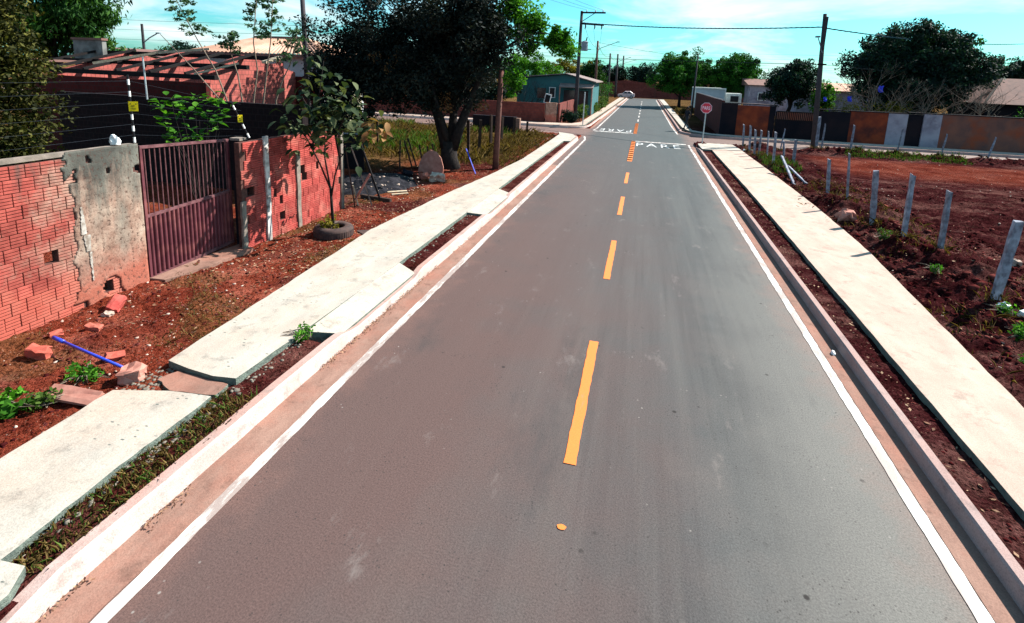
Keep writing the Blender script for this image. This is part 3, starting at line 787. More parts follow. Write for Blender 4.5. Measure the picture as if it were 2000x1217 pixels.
# ---- road markings, parts of the road
def line(parent, name, x0, x1, y0, y1, mat, z=0.007):
    b = MB(); ny_ = max(1, int((y1-y0)/(0.12 if y0 < 24 else 1.2))); r = random.Random(int(x0*100+y0*7))
    for i in range(ny_+1):
        y = y0+(y1-y0)*i/ny_; b.v += [(x0+r.uniform(-.006, .006), y, z), (x1+r.uniform(-.006, .006), y, z)]
    for i in range(ny_): b.face((2*i, 2*i+1, 2*i+3, 2*i+2))
    return b.build(name, mat, parent)
line(main_road, 'edge_line', -3.545, -3.425, -12, 31.5, MAT['white_line'])
strip([(-3.485, 31.5), (-3.49, 33.2), (-3.62, 34.3), (-3.72, 35.0)], -0.06, 0.06, 0.0072).build('edge_line', MAT['white_line'], main_road)
line(main_road, 'edge_line', 2.80, 2.925, -12, 34.0, MAT['white_line'])
strip([(-3.55, 39.4), (-3.45, 41), (-3.05, 103)], 0.06, -0.06, 0.0072).build('edge_line', MAT['white_line'], main_road)
strip([(2.55, 40.3), (2.42, 46), (2.05, 103)], 0.06, -0.06, 0.0072).build('edge_line', MAT['white_line'], main_road)
for y0, y1 in ((-0.45, 2.2), (4.85, 7.52), (10.12, 12.72), (15.28, 17.75), (20.15, 22.5)):
    line(main_road, 'centre_dash', -0.515, -0.385, y0, y1, MAT['yellow_line'])
line(main_road, 'centre_line', -0.60, -0.36, 25.7, 34.2, MAT['yellow_line'])
line(main_road, 'centre_line', -0.60, -0.38, 38.9, 48.0, MAT['yellow_line'])
for k in range(9):
    line(main_road, 'centre_dash', -0.52, -0.39, 50+k*5.2, 52.6+k*5.2, MAT['white_line'])
line(main_road, 'stop_line', -0.36, 2.72, 34.0, 34.38, MAT['white_line'], 0.0085)
line(main_road, 'stop_line', -3.42, -0.64, 38.85, 39.2, MAT['white_line'], 0.0085)
b = MB(); cx_, cy_ = -0.41, 4.06
b.v += [(cx_+0.042*math.cos(a)*(1+.15*math.sin(5*a)), cy_+0.03*math.sin(a), 0.007) for a in np.linspace(0, 2*math.pi, 14, endpoint=False)]
b.face(tuple(range(14))); b.build('paint_spot', MAT['yellow_line'], main_road)

def text_mesh(txt, name, mat, w, h, mtx, depth=0.0, spacing=1.0, bold=0.0):
    """lettering: outline font turned into a mesh, fitted to w x h, origin at centre, then mtx"""
    cu = bpy.data.curves.new('tmp', 'FONT'); cu.body = txt; cu.space_character = spacing; cu.resolution_u = 3
    cu.extrude = 0.0; cu.offset = bold
    ob = bpy.data.objects.new('tmp', cu); COL.objects.link(ob)
    dg = bpy.context.evaluated_depsgraph_get()
    me = bpy.data.meshes.new_from_object(ob.evaluated_get(dg))
    bpy.data.objects.remove(ob); bpy.data.curves.remove(cu)
    co = np.zeros(len(me.vertices)*3, dtype=np.float32); me.vertices.foreach_get('co', co); co = co.reshape(-1, 3)
    lo, hi = co.min(0), co.max(0)
    co[:, 0] = ((co[:, 0]-lo[0])/(hi[0]-lo[0])-0.5)*w
    co[:, 1] = ((co[:, 1]-lo[1])/(hi[1]-lo[1])-0.5)*h
    me.vertices.foreach_set('co', co.ravel())
    me.transform(mtx); me.name = name
    me.materials.clear(); me.materials.append(mat); me.update()
    return me
link('lettering', text_mesh('PARE', 'lettering', MAT['letter_paint'], 2.55, 1.65, Matrix.Translation((1.0, 32.65, 0.008)), spacing=1.35, bold=0.0), main_road)
link('lettering', text_mesh('PARE', 'lettering', MAT['letter_paint'], 2.35, 1.7, Matrix.Translation((-1.98, 40.5, 0.008)) @ Matrix.Rotation(math.pi, 4, 'Z'), spacing=1.35, bold=0.0), main_road)

# ---- road studs, one thing each
s = MB(); s.v += [(-.13, -.09, .0085), (.13, -.09, .0085), (.13, .09, .0085), (-.13, .09, .0085), (-.115, -.05, .055), (.115, -.05, .055), (.115, .05, .055), (-.115, .05, .055)]
for fc in ((0, 3, 2, 1), (4, 5, 6, 7), (0, 1, 5, 4), (1, 2, 6, 5), (2, 3, 7, 6), (3, 0, 4, 7)): s.face(fc)
stud_mesh = s.mesh('road_stud', MAT['yellow_line'])
refl = MB().box((0, -0.0745, 0.032), (0.16, 0.006, 0.022), Matrix.Rotation(rad(-40), 3, 'X')).mesh('reflector', MAT['insulator'])
NTH = ['first', 'second', 'third', 'fourth', 'fifth', 'sixth', 'seventh', 'eighth', 'ninth', 'tenth', 'eleventh']
for k in range(11):
    o = link('road_stud', stud_mesh, None, (-0.48, 26.1+k*0.76, 0))
    tag(o, f'{NTH[k]} yellow road stud in the row before the stop line, counted from the camera', 'road stud', 'studs before the crossing')
    link('reflector', refl, o)
for k in range(11):
    o = link('road_stud', stud_mesh, None, (-0.49, 39.2+k*0.82, 0))
    tag(o, f'{NTH[k]} yellow road stud in the row beyond the crossing, counted from the crossing', 'road stud', 'studs beyond the crossing')
    link('reflector', refl, o)
# ================================================================== vegetation tools
def rng(seed): return np.random.RandomState(seed)
def leaf_quads(P, size, r, aspect=0.45, droop=0.35, fold=0.0, stretch=None):
    """one rhombus leaf per point. returns V,F"""
    n = len(P)
    a = r.rand(n)*2*math.pi
    el = r.normal(-droop, 0.55, n)
    d = np.stack([np.cos(a)*np.cos(el), np.sin(a)*np.cos(el), np.sin(el)], -1)
    u = r.normal(size=(n, 3)); u[:, 2] += 1.2
    w = np.cross(d, u); w /= np.linalg.norm(w, axis=1)[:, None]+1e-9
    sz = size*(0.6+0.8*r.rand(n))[:, None]
    if np.ndim(size) > 0: sz = (np.asarray(size)*(0.7+0.6*r.rand(n)))[:, None]
    b = P-d*sz*0.5; t = P+d*sz*0.5
    m = P-d*sz*0.05
    V = np.stack([b, m+w*sz*aspect*0.5, t, m-w*sz*aspect*0.5], 1).reshape(-1, 3)
    F = np.arange(4*n).reshape(n, 4)
    return V, F
def clump_points(centers, radii, per, r, flat=0.8):
    P = []; T = []
    for c, rr in zip(centers, radii):
        k = int(per*(0.7+0.6*r.rand()))
        q = r.normal(size=(k, 3)); q /= np.linalg.norm(q, axis=1)[:, None]
        q *= (r.rand(k)**0.45)[:, None]*rr; q[:, 2] *= flat
        P.append(q+c)
        T.append(np.clip(0.5+0.30*r.normal()*0.6+0.22*r.normal(size=k), 0, 1))
    return np.concatenate(P), np.concatenate(T)
def crown_centers(c, rad3, n, r, shell=0.5, zmin=None):
    q = r.normal(size=(n*3, 3)); q /= np.linalg.norm(q, axis=1)[:, None]
    q *= (shell+(1-shell)*r.rand(len(q)))[:, None]*(0.82+0.3*r.rand(len(q)))[:, None]
    q = q*np.array(rad3)+np.array(c)
    if zmin is not None: q = q[q[:, 2] > zmin]
    return q[:n]
def leaf_mesh(name, P, T, size, r, mat, **kw):
    V, F = leaf_quads(P, size, r, **kw)
    return fast_mesh(name, V, F, mat, tint=np.repeat(T, 4))
def rel(parent): return np.array(origin_of(parent))
def add_leaves(parent, name, P, T, size, seed, mat, **kw):
    me = leaf_mesh(name, P-rel(parent), T, size, rng(seed), mat, **kw)
    return link(name, me, parent)
def limbs(parent, base, top, r0, centers, seed, mat, n_limbs=10, name='trunk', r_end=0.03, fork=0.35):
    """tapered trunk with limbs that run to crown clumps"""
    R_ = random.Random(seed); b = MB()
    base, top = Vector(base), Vector(top)
    pts = []; rs = []
    for i in range(6):
        t = i/5
        p = base.lerp(top, t)+Vector((R_.uniform(-1, 1), R_.uniform(-1, 1), 0))*r0*0.5*(t*(1-t)*4)
        pts.append(p); rs.append(r0*(1.25 if i == 0 else 1-0.45*t))
    b.tube(pts, rs, 9)
    ids = list(range(len(centers))); R_.shuffle(ids)
    for i in ids[:n_limbs]:
        c = Vector(centers[i]); s_ = pts[0].lerp(pts[-1], R_.uniform(fork, 1.0))
        mid = s_.lerp(c, 0.5)+Vector((R_.uniform(-.3, .3), R_.uniform(-.3, .3), 0.12*(c-s_).length))
        rr = r0*R_.uniform(0.28, 0.5)
        b.tube([s_, s_.lerp(mid, 0.5)+Vector((0, 0, .05)), mid, c], [rr, rr*0.8, rr*0.55, r_end], 6, cap=False)
    return b.build(name, mat, parent, smooth=True)
def tree(name, label, loc, crown_c, rad3, n, per, lsize, seed, mat, r0=0.2, trunk_mat='bark', clump=0.5, group=None, shell=0.45, n_limbs=10, zmin=None, cat='tree', trunk_top=None, **kw):
    t = thing(name, label, cat, loc, group)
    r = rng(seed)
    cen = crown_centers(crown_c, rad3, n, r, shell, zmin)
    P, T = clump_points(cen, clump*(0.6+0.8*r.rand(len(cen))), per, r)
    add_leaves(t, 'crown', P, T, lsize, seed+1, MAT[mat], **kw)
    top = trunk_top or (crown_c[0], crown_c[1], crown_c[2]-rad3[2]*0.3)
    limbs(t, loc, top, r0, cen, seed+2, MAT[trunk_mat], n_limbs)
    return t
def bush(name, label, loc, rad3, n, per, lsize, seed, mat, clump=0.25, group=None, cat='bush', stem=True, **kw):
    t = thing(name, label, cat, loc, group)
    r = rng(seed)
    c = (loc[0], loc[1], loc[2]+rad3[2]*0.95)
    cen = crown_centers(c, rad3, n, r, 0.3)
    P, T = clump_points(cen, clump*(0.6+0.8*r.rand(len(cen))), per, r)
    P[:, 2] = np.maximum(P[:, 2], loc[2]+0.02)
    add_leaves(t, 'foliage', P, T, lsize, seed+1, MAT[mat], **kw)
    if stem: limbs(t, loc, (loc[0], loc[1], loc[2]+rad3[2]*0.6), max(0.02, rad3[0]*0.04), cen, seed+2, MAT['bark_pale'], 8, 'stem', 0.006, 0.1)
    return t
def blades(P, h, r, w=0.012, lean=0.5):
    n = len(P); a = r.rand(n)*2*math.pi; hh = h*(0.45+0.9*r.rand(n))
    L = hh*np.abs(r.normal(0, lean, n))
    d = np.stack([np.cos(a), np.sin(a), np.zeros(n)], -1)
    s_ = np.stack([-np.sin(a), np.cos(a), np.zeros(n)], -1)*w*(0.6+0.8*r.rand(n))[:, None]
    m = P+d*(L*0.35)[:, None]; m[:, 2] += hh*0.6
    t = P+d*L[:, None]; t[:, 2] += hh
    V = np.stack([P-s_*0.5, P+s_*0.5, m+s_*0.4, t, m-s_*0.4], 1).reshape(-1, 3)
    F = np.arange(5*n).reshape(n, 5)
    return V, F
def grass(name, label, pts, h, seed, mat, w=0.012, lean=0.5):
    r = rng(seed); V, F = blades(pts, h, r, w, lean)
    T = np.repeat(np.clip(r.normal(0.5, 0.25, len(pts)), 0, 1), 5)
    o = link(name, fast_mesh(name, V, F, MAT[mat], tint=T))
    return tag(o, label, 'grass', kind='stuff')
def ground_pts(x0, x1, y0, y1, n, seed, mask=None, zoff=-0.01):
    r = rng(seed)
    x = x0+(x1-x0)*r.rand(n); y = y0+(y1-y0)*r.rand(n)
    if mask is not None:
        k = mask(x, y); x, y = x[k], y[k]
    z = ground_h(x[None, :], y[None, :])[0]+zoff
    return np.stack([x, y, z], -1)
def stones(name, label, pts, size, seed, mat, cat='rubble', flat=0.7):
    """many small rough stones as one mesh"""
    r = rng(seed); n = len(pts)
    base = np.array([[1, 0, 0], [0, 1, 0], [-1, 0, 0], [0, -1, 0], [.5, .5, .75], [-.5, .5, .6], [-.5, -.5, .8], [.5, -.5, .65], [0, 0, -.6]])
    V = np.repeat(base[None], n, 0)*(0.65+0.7*r.rand(n, 9, 1))
    V[:, :, 2] *= flat
    a = r.rand(n)*6.28; ca, sa = np.cos(a)[:, None], np.sin(a)[:, None]
    x = V[:, :, 0]*ca-V[:, :, 1]*sa*0.7; y = V[:, :, 0]*sa+V[:, :, 1]*ca*0.7
    V = np.stack([x, y, V[:, :, 2]], -1)*(size*(0.35+r.rand(n)**3*1.6))[:, None, None]+pts[:, None, :]
    f = np.array([[0, 1, 4], [1, 2, 5], [2, 3, 6], [3, 0, 7], [1, 5, 4], [2, 6, 5], [3, 7, 6], [0, 4, 7], [4, 5, 6], [4, 6, 7], [1, 0, 8], [2, 1, 8], [3, 2, 8], [0, 3, 8]])
    F = (np.arange(n)*9)[:, None, None]+f[None]
    o = link(name, fast_mesh(name, V.reshape(-1, 3), F.reshape(-1, 3), MAT[mat]))
    return tag(o, label, cat, kind='stuff')
def litter(name, label, pts, size, seed):
    r = rng(seed); V, F = leaf_quads(pts+np.array([0, 0, 0.015]), size, r, aspect=0.5, droop=0.0)
    V = V.reshape(-1, 4, 3); c = V.mean(1, keepdims=True); V = c+(V-c)*np.array([1, 1, 0.35]); V = V.reshape(-1, 3)
    o = link(name, fast_mesh(name, V, F, MAT['litter'], tint=np.repeat(r.rand(len(pts)), 4)))
    return tag(o, label, 'leaf litter', kind='stuff')

# ================================================================== left side: near wall
def brick_mesh(name, mat, w=0.178, h=0.178, d=0.06, ribs=4):
    """hollow clay block seen from its ribbed face (+X), origin at the centre of the front face"""
    b = MB(); pr = []
    z = -h/2; st = h/ribs
    for k in range(ribs):
        pr += [(0.0, z+0.004+k*st), (0.0, z+(k+1)*st-0.011)]
        if k < ribs-1: pr += [(-0.016, z+(k+1)*st-0.008), (-0.016, z+(k+1)*st+0.001)]
    prof = [(-d, -h/2), (-0.001, -h/2)]+pr+[(-0.001, h/2), (-d, h/2)]
    m = len(prof)
    for y in (-w/2, w/2):
        b.v += [(x, y, zz_) for x, zz_ in prof]
    for i in range(m):
        j = (i+1) % m
        b.face((i, j, m+j, m+i))
    b.face(tuple(range(m-1, -1, -1))); b.face(tuple(range(m, 2*m)))
    return b.mesh(name, mat)

WX = -8.25
wall = thing('boundary_wall', 'weathered brick yard wall, half plastered and mouldy, left of the metal gate', 'wall', (WX, 4.0, 0.0))
WY0, WY1, WH = 0.6, 6.93, 2.6
def plaster_f(y, z):
    """>0 where plaster still covers the bricks"""
    e = (y-5.66)*1.6+1.5*(fbm(y*1.0+2, z*0.7+3, 1.7, 5, 0.6)-0.5)
    hole1 = 1-((y-6.28)/0.13)**2-((z-0.30)/0.14)**2
    hole2 = 0.6-((y-5.55)/0.06)**2-((z-1.15)/0.12)**2
    e = np.where(hole1 > 0, -1, e); e = np.where(hole2 > 0, -1, e)
    fl = fbm(y+20, z+8, 7.0, 3)
    e = np.where((fl > 0.72) & (z > 2.0), -0.3, e)
    e = np.where((z < 0.2) & (fl > 0.58) & (y < 6.6), -0.3, e)
    return e
bm1 = brick_mesh('brick', MAT['brick_old'])
step = 0.19
rowz = [0.02+0.095+step*k for k in range(13)]
core = MB(); cnt = 0; R_ = random.Random(11)
for k, zc in enumerate(rowz):
    off = 0.0 if k % 2 else 0.095
    ycs = np.arange(WY0+0.095-off, WY1-0.02, step)
    for yc in ycs:
        ya, yb = max(yc-step/2, WY0), min(yc+step/2, WY1)
        hole = (abs(yc-6.28) < 0.1 and 0.2 < zc < 0.42) or (abs(yc-5.5) < 0.09 and 1.05 < zc < 1.25)
        if hole: continue
        core.box((WX-0.075, (ya+yb)/2, zc), (0.11, yb-ya, step))
        if yc-0.09 < WY0 or yc+0.09 > WY1: continue
        fy = plaster_f(np.array([yc-.06, yc, yc+.06, yc]), np.array([zc, zc+.06, zc, zc-.06]))
        if (fy > 0.05).all(): continue
        o = link('brick', bm1, wall, (R_.uniform(-.006, .004), yc-4.0, zc))
        o.rotation_euler = (R_.uniform(-.02, .02), 0, R_.uniform(-.02, .02)); cnt += 1
core.build('core', MAT['mortar'], wall)
MB().box((WX-0.07, (WY0+WY1)/2-0.02, WH-0.05), (0.13, WY1-WY0-0.04, 0.06)).build('coping', MAT['grey_column'], wall)
# plaster skin with real thickness and ragged edge
ys = np.arange(WY0, WY1+0.001, 0.03); zs = np.arange(0.0, WH+0.001, 0.03)
YY, ZZ = np.meshgrid(ys, zs)
keep = plaster_f(YY, ZZ) > 0
relief = 0.014+0.018*(fbm(YY, ZZ, 6.0, 4)-0.5)+0.02*(fbm(YY+4, ZZ, 1.5, 3)-0.5)
relief = np.minimum(relief, 0.003+0.05*np.clip(plaster_f(YY, ZZ), 0, 1))
pv = np.stack([WX+np.maximum(relief, 0.003), YY, ZZ], -1).reshape(-1, 3); w_ = len(ys)
cells = []
for i in range(len(zs)-1):
    for j in range(len(ys)-1):
        if keep[i, j] and keep[i+1, j] and keep[i, j+1] and keep[i+1, j+1]:
            a = i*w_+j; cells.append((a, a+1, a+w_+1, a+w_))
pm = bpy.data.meshes.new('plaster'); pm.from_pydata([tuple(v) for v in pv-np.array([WX, 4.0, 0])], [], cells)
bmm = bmesh.new(); bmm.from_mesh(pm)
bmesh.ops.delete(bmm, geom=[v for v in bmm.verts if not v.link_faces], context='VERTS')
ext = bmesh.ops.extrude_edge_only(bmm, edges=[e for e in bmm.edges if e.is_boundary])
for g in ext['geom']:
    if isinstance(g, bmesh.types.BMVert): g.co.x = -0.02
bmesh.ops.recalc_face_normals(bmm, faces=bmm.faces)
for f in bmm.faces: f.smooth = True
bmm.to_mesh(pm); bmm.free(); pm.materials.append(MAT['plaster'])
link('plaster', pm, wall)
# white lime run on the plaster
b = MB()
R_ = random.Random(4)
def run(y, z0, z1, w0, w1, n=14):
    L = []; Rr = []
    for i in range(n+1):
        t = i/n; z = z0+(z1-z0)*t; w = w0+(w1-w0)*t+R_.uniform(-.006, .006)
        L.append((WX+0.026, y-w+R_.uniform(-.008, .008), z)); Rr.append((WX+0.026, y+w, z))
    base = len(b.v); b.v += L+Rr+[(p[0]-0.05, p[1], p[2]) for p in L]+[(p[0]-0.05, p[1], p[2]) for p in Rr]
    m = n+1
    for i in range(n):
        b.face((base+i, base+m+i, base+m+i+1, base+i+1))
        b.face((base+i, base+i+1, base+2*m+i+1, base+2*m+i))
        b.face((base+m+i, base+3*m+i, base+3*m+i+1, base+m+i+1))
run(5.92, 1.72, 1.28, 0.012, 0.04, 24); run(5.96, 1.26, 1.0, 0.05, 0.035, 16); run(5.985, 0.98, 0.5, 0.02, 0.008, 24)
b.build('lime_run', MAT['lime'], wall)
# crumpled white bag on top of the wall
def crumple(name, label, cat, loc, s, mat, seed, n=2):
    bm = bmesh.new(); bmesh.ops.create_icosphere(bm, subdivisions=n, radius=1.0)
    R2 = random.Random(seed)
    for v in bm.verts:
        k = R2.uniform(0.6, 1.2); v.co = Vector((v.co.x*s[0]*k, v.co.y*s[1]*k, max(v.co.z, -0.55)*s[2]*k))
    zm_ = min(v.co.z for v in bm.verts)
    for v in bm.verts: v.co.z -= zm_
    me = bpy.data.meshes.new(name); bm.to_mesh(me); bm.free(); me.materials.append(mat)
    return tag(link(name, me, None, loc), label, cat)
crumple('plastic_bag', 'crumpled white plastic bag on top of the plastered wall', 'bag', (WX-0.07, 6.62, WH-0.02), (0.07, 0.07, 0.11), MAT['white_bag'], 5)

# ---- electric fence on the walls
ef = thing('electric_fence', 'electric security fence with striped posts and yellow signs above the wall', 'fence', (WX-0.06, 6.9, 2.58))
def striped(x, y, z0, x1, y1, z1, nseg):
    a, c = Vector((x, y, z0)), Vector((x1, y1, z1))
    p = MB(); p.tube([a, c], 0.016, 8); pole = p.build('pole', MAT['black'], ef)
    for k in range(nseg):
        u0, u1 = (k+0.15)/nseg, (k+0.62)/nseg
        q = MB(); q.tube([a.lerp(c, u0), a.lerp(c, u1)], 0.0185, 8); q.build('white_band', MAT['white'], pole)
    return pole
striped(WX-0.06, 6.95, 2.56, WX-0.06, 6.93, 3.72, 6)
striped(-7.96, 9.22, 2.42, -8.12, 8.93, 3.2, 4)
def warn(x, y, z, w, h, yaw, tilt):
    Rm = (Matrix.Rotation(yaw, 4, 'Z') @ Matrix.Rotation(tilt, 4, 'Y'))
    T = Matrix.Translation((x, y, z)) @ Rm
    s_ = MB().box((0, 0, 0), (0.006, w, h)); s_.v = [tuple(T @ Vector(v)) for v in s_.v]
    o = s_.build('warning_sign', MAT['yellow_sign'], ef)
    for (yy, zz_, ww, hh) in ((-.01, .005, .05, .012), (0, -.025, .07, .006), (0, -.04, .06, .006), (-.035, .035, .02, .012), (.035, .035, .02, .012)):
        m_ = MB().box((0.0045, yy*w/.12, zz_*h/.14), (0.002, ww*w/.12, hh*h/.14))
        m_.v = [tuple(T @ Vector(v)) for v in m_.v]
        m_.build('print_mark', MAT['black'], o)
warn(-8.27, 6.95, 3.2, 0.13, 0.16, rad(-45), 0)
warn(-8.0, 9.02, 2.86, 0.09, 0.15, rad(-40), rad(-6))
for k, z in enumerate((2.72, 2.9, 3.08, 3.26, 3.44, 3.62)):
    w_m = MB(); w_m.tube([(WX-0.06, 0.7, z-0.02), (WX-0.06, 3.6, z-0.035), (WX-0.06, 6.95, z)], 0.0022, 4, cap=False)
    z2 = 2.5+(z-2.72)*0.72
    w_m.tube([(WX-0.06, 6.95, z), (-8.1, 8.0, (z+z2)/2-0.02), (-8.02, 9.08, z2)], 0.0022, 4, cap=False)
    w_m.build('wire', MAT['wire'], ef)

# ================================================================== gate
GX = -8.30
gate = thing('metal_gate', 'rust red metal gate with upright bars over ribbed sheet', 'gate', (GX, 8.0, 0.1))
gy0, gy1 = 7.0, 8.98
def zt(y): return 2.50-0.05*(y-gy0)
def zb(y): return 0.13+0.05*(y-gy0)
def zm_(y): return 1.27+0.03*(y-gy0)
def rail(name, za, t, d=0.05):
    p = MB(); p.bar((GX, gy0, za(gy0)), (GX, gy1, za(gy1)), t, d); return p.build(name, MAT['gate_rail'], gate)
rail('top_rail', zt, 0.05); rail('middle_rail', zm_, 0.045); rail('bottom_rail', zb, 0.06, 0.06)
for y in (gy0+0.02, gy1-0.02):
    MB().box((GX, y, (zt(y)+zb(y))/2), (0.046, 0.046, zt(y)-zb(y)-0.06)).build('stile', MAT['gate_paint'], gate)
nb = 19
for k in range(nb):
    y = gy0+0.09+(gy1-gy0-0.18)*k/(nb-1)
    p = MB(); p.tube([(GX, y, zm_(y)), (GX, y, zt(y))], 0.011, 7); p.build('bar', MAT['gate_rail'], gate)
nr_ = 20
for k in range(nr_):
    y = gy0+0.05+(gy1-gy0-0.10)*(k+0.5)/nr_; w = (gy1-gy0-0.10)/nr_
    p = MB(); b0 = len(p.v); prof = [(-0.49, -0.012), (-0.36, -0.012), (-0.24, 0.016), (-0.12, 0.024), (0.0, 0.026), (0.12, 0.024), (0.24, 0.016), (0.36, -0.012), (0.49, -0.012)]
    for z in (zb(y)+0.02, zm_(y)-0.01):
        p.v += [(GX+q[1], y+q[0]*w, z) for q in prof]
    m = len(prof)
    for i in range(m-1): p.face((i, i+1, m+i+1, m+i))
    p.build('sheet_rib', MAT['gate_paint'], gate)
# gate pillar and threshold
pil = thing('gate_pillar', 'dark concrete pillar between gate and red brick wall', 'pillar', (-8.2, 9.12, 0.0))
MB().box((-8.16, 9.12, 1.2), (0.2, 0.18, 2.4)).build('shaft', MAT['wall_dark'], pil)
MB().box((-8.16, 9.12, 2.42), (0.24, 0.22, 0.05)).build('cap', MAT['grey_column'], pil)
sl = MB().prism(wob([(-8.4, 6.95), (-7.95, 7.0), (-7.8, 7.8), (-7.72, 8.9), (-8.0, 9.0), (-8.4, 9.0)], 0.02, 0.2, 9)[:-1], 0.0, 0.155)
struct(sl.build('threshold', MAT['gutter']))['label'] = 'dusty concrete threshold in front of the gate'

# ================================================================== red brick wall
RX, RY0, RY1 = -7.9, 8.86, 12.5
rw = thing('brick_wall', 'bright red hollow brick wall with grey columns behind the potted tree', 'wall', (RX, 10.5, 0))
bmv = [brick_mesh('brick', MAT['brick_red'], 0.180, 0.182), brick_mesh('brick', MAT['brick_red'], 0.085, 0.182, ribs=4), brick_mesh('brick', MAT['brick_red'], 0.18, 0.182, ribs=5)]
core = MB(); R_ = random.Random(21); nrow = 12; st = 0.193
def rtop(y): return 2.5-0.058*(y-RY0)
skip = {(5, 7), (4, 7), (7, 12), (6, 12), (7, 16), (6, 2), (2, 9)}
for k in range(nrow):
    zc = 0.06+0.097+st*k
    off = (0.0, 0.095, 0.03, 0.12)[k % 4]
    y = RY0-off; j = 0
    while y < RY1-0.01:
        w = 0.19 if R_.random() > 0.22 else 0.095
        ya, yb = max(y, RY0), min(y+w, RY1); yc = y+w/2
        y += w; j += 1
        if yb-ya < 0.03: continue
        if zc+0.09 > rtop(yc)+0.05: continue
        if (k, j) in skip: continue
        core.box((RX-0.085, (ya+yb)/2, zc), (0.12, yb-ya, st))
        if yb-ya < w-0.01: continue
        o = link('brick', bmv[1] if w < 0.1 else bmv[R_.choice((0, 0, 2))], rw, (R_.uniform(-.012, .004), yc-10.5, zc))
        o.rotation_euler = (R_.uniform(-.015, .015), R_.uniform(-.02, .02), R_.uniform(-.03, .03))
core.build('core', MAT['mortar'], rw)
def column(y, w, h, mat, name='column'):
    p = MB(); n = 9; L = []
    for i in range(n):
        z = h*i/(n-1); dw = R_.uniform(-.02, .02)
        for (dx_, dy_) in ((0.022, -w/2+dw), (0.022, w/2+dw*0.6), (-0.02, w/2+dw*0.6), (-0.02, -w/2+dw)):
            p.v.append((RX+dx_+R_.uniform(0, .01)*(dx_ > 0), y+dy_, z))
    for i in range(n-1):
        for k in range(4):
            a = 4*i+k; c = 4*i+(k+1) % 4
            p.face((a, c, c+4, a+4))
    p.face((4*(n-1), 4*(n-1)+1, 4*(n-1)+2, 4*(n-1)+3))
    p.build(name, mat, rw)
column(9.60, 0.13, 2.44, MAT['white_column']); column(10.66, 0.13, 1.92, MAT['grey_column']); column(12.54, 0.12, 2.26, MAT['grey_column']); column(8.86, 0.12, 1.15, MAT['grey_column'])
# smeared handwriting-like strokes low on the wall
p = MB()
for i, (a, c) in enumerate((((10.0, .30), (10.06, .42)), ((10.06, .42), (10.10, .30)), ((10.14, .34), (10.2, .44)), ((10.26, .38), (10.30, .46)), ((10.3, .46), (10.38, .42)), ((10.4, .4), (10.46, .48)))):
    p.bar((RX+0.012, a[0], a[1]), (RX+0.012, c[0], c[1]), 0.012, 0.012)
p.build('black_scrawl', MAT['black'], rw)

# boards leaning at the end of the red wall
def plank(name, label, a, c, w, t, mat, twist=0.0, cat='plank', group='boards at the end of the red wall'):
    o = MB().bar(a, c, w, t, twist).build(name, MAT[mat], None, origin=a)
    return tag(o, label, cat, group)
plank('plank', 'tall dark board leaning against the end of the red wall', (-7.62, 12.72, 0.1), (-7.86, 12.66, 1.86), 0.10, 0.025, 'old_wood', 0.4)
plank('plank', 'thin grey pole leaning between red wall and dark sheet', (-7.3, 13.1, 0.1), (-7.75, 12.8, 1.8), 0.035, 0.035, 'grey_column')
plank('plank', 'long blackened rail sloping down from the dark sheet', (-7.28, 13.6, 0.1), (-7.95, 13.5, 2.0), 0.05, 0.05, 'dark_wood')
plank('plank', 'short pinkish board propped slantwise at the wall end', (-7.64, 12.75, 0.32), (-7.30, 13.0, 1.05), 0.085, 0.025, 'pink_board', 0.3)
plank('plank', 'pale stub of board at the foot of the wall end', (-7.62, 12.9, 0.1), (-7.72, 12.8, 0.72), 0.08, 0.03, 'pale_wood')

# ================================================================== potted tree in a tyre
TX, TY = -6.83, 10.45
tz = gz(TX, TY)
tyre = MB()
prof = [(0.24, 0.03), (0.27, 0.0), (0.36, 0.0), (0.42, 0.03), (0.45, 0.075), (0.45, 0.2), (0.43, 0.25), (0.37, 0.285), (0.27, 0.275), (0.235, 0.25), (0.23, 0.22), (0.34, 0.2), (0.36, 0.14), (0.34, 0.06), (0.24, 0.03)]
tyre.lathe(prof, (TX, TY, tz-0.04), 36)
ty_o = tag(tyre.build('tyre', MAT['tyre'], None, origin=(TX, TY, tz-0.04), smooth=True), 'old black car tyre lying flat round the young tree', 'tyre')
tr_ = MB()
for k in range(48):
    a = 2*math.pi*k/48
    tr_.box((TX+0.447*math.cos(a), TY+0.447*math.sin(a), tz+0.095), (0.016, 0.036, 0.14), a)
tr_.build('tread', MAT['tyre'], ty_o)
soilp = MB(); soilp.lathe([(0.0, 0.17), (0.15, 0.16), (0.3, 0.13), (0.345, 0.08)], (TX, TY, tz-0.04), 18)
soilp.build('soil_fill', MAT['clod'], ty_o, smooth=True)

def leaf_part_mesh(name, mat, L=0.2, W=0.11, tint=0.5):
    """broad leaf: midrib fold and drooping tip, grows along +X"""
    b = MB(); xs = [0, 0.18, 0.45, 0.75, 1.0]; ws = [0.02, 0.75, 1.0, 0.6, 0.03]; zs_ = [0, 0.03, 0.02, -0.05, -0.16]
    for x, w, z in zip(xs, ws, zs_):
        b.v += [(x*L, -w*W/2, (z+0.06*w)*L), (x*L, 0, z*L), (x*L, w*W/2, (z+0.06*w)*L)]
    for i in range(4):
        a = 3*i; b.face((a, a+1, a+4, a+3)); b.face((a+1, a+2, a+5, a+4))
    me = b.mesh(name, mat, smooth=True)
    at = me.attributes.new('tint', 'FLOAT', 'POINT'); at.data.foreach_set('value', np.full(len(me.vertices), tint, dtype=np.float32))
    return me
pt = thing('young_tree', 'young broad leaved tree growing out of the old tyre', 'tree', (TX, TY, tz+0.05))
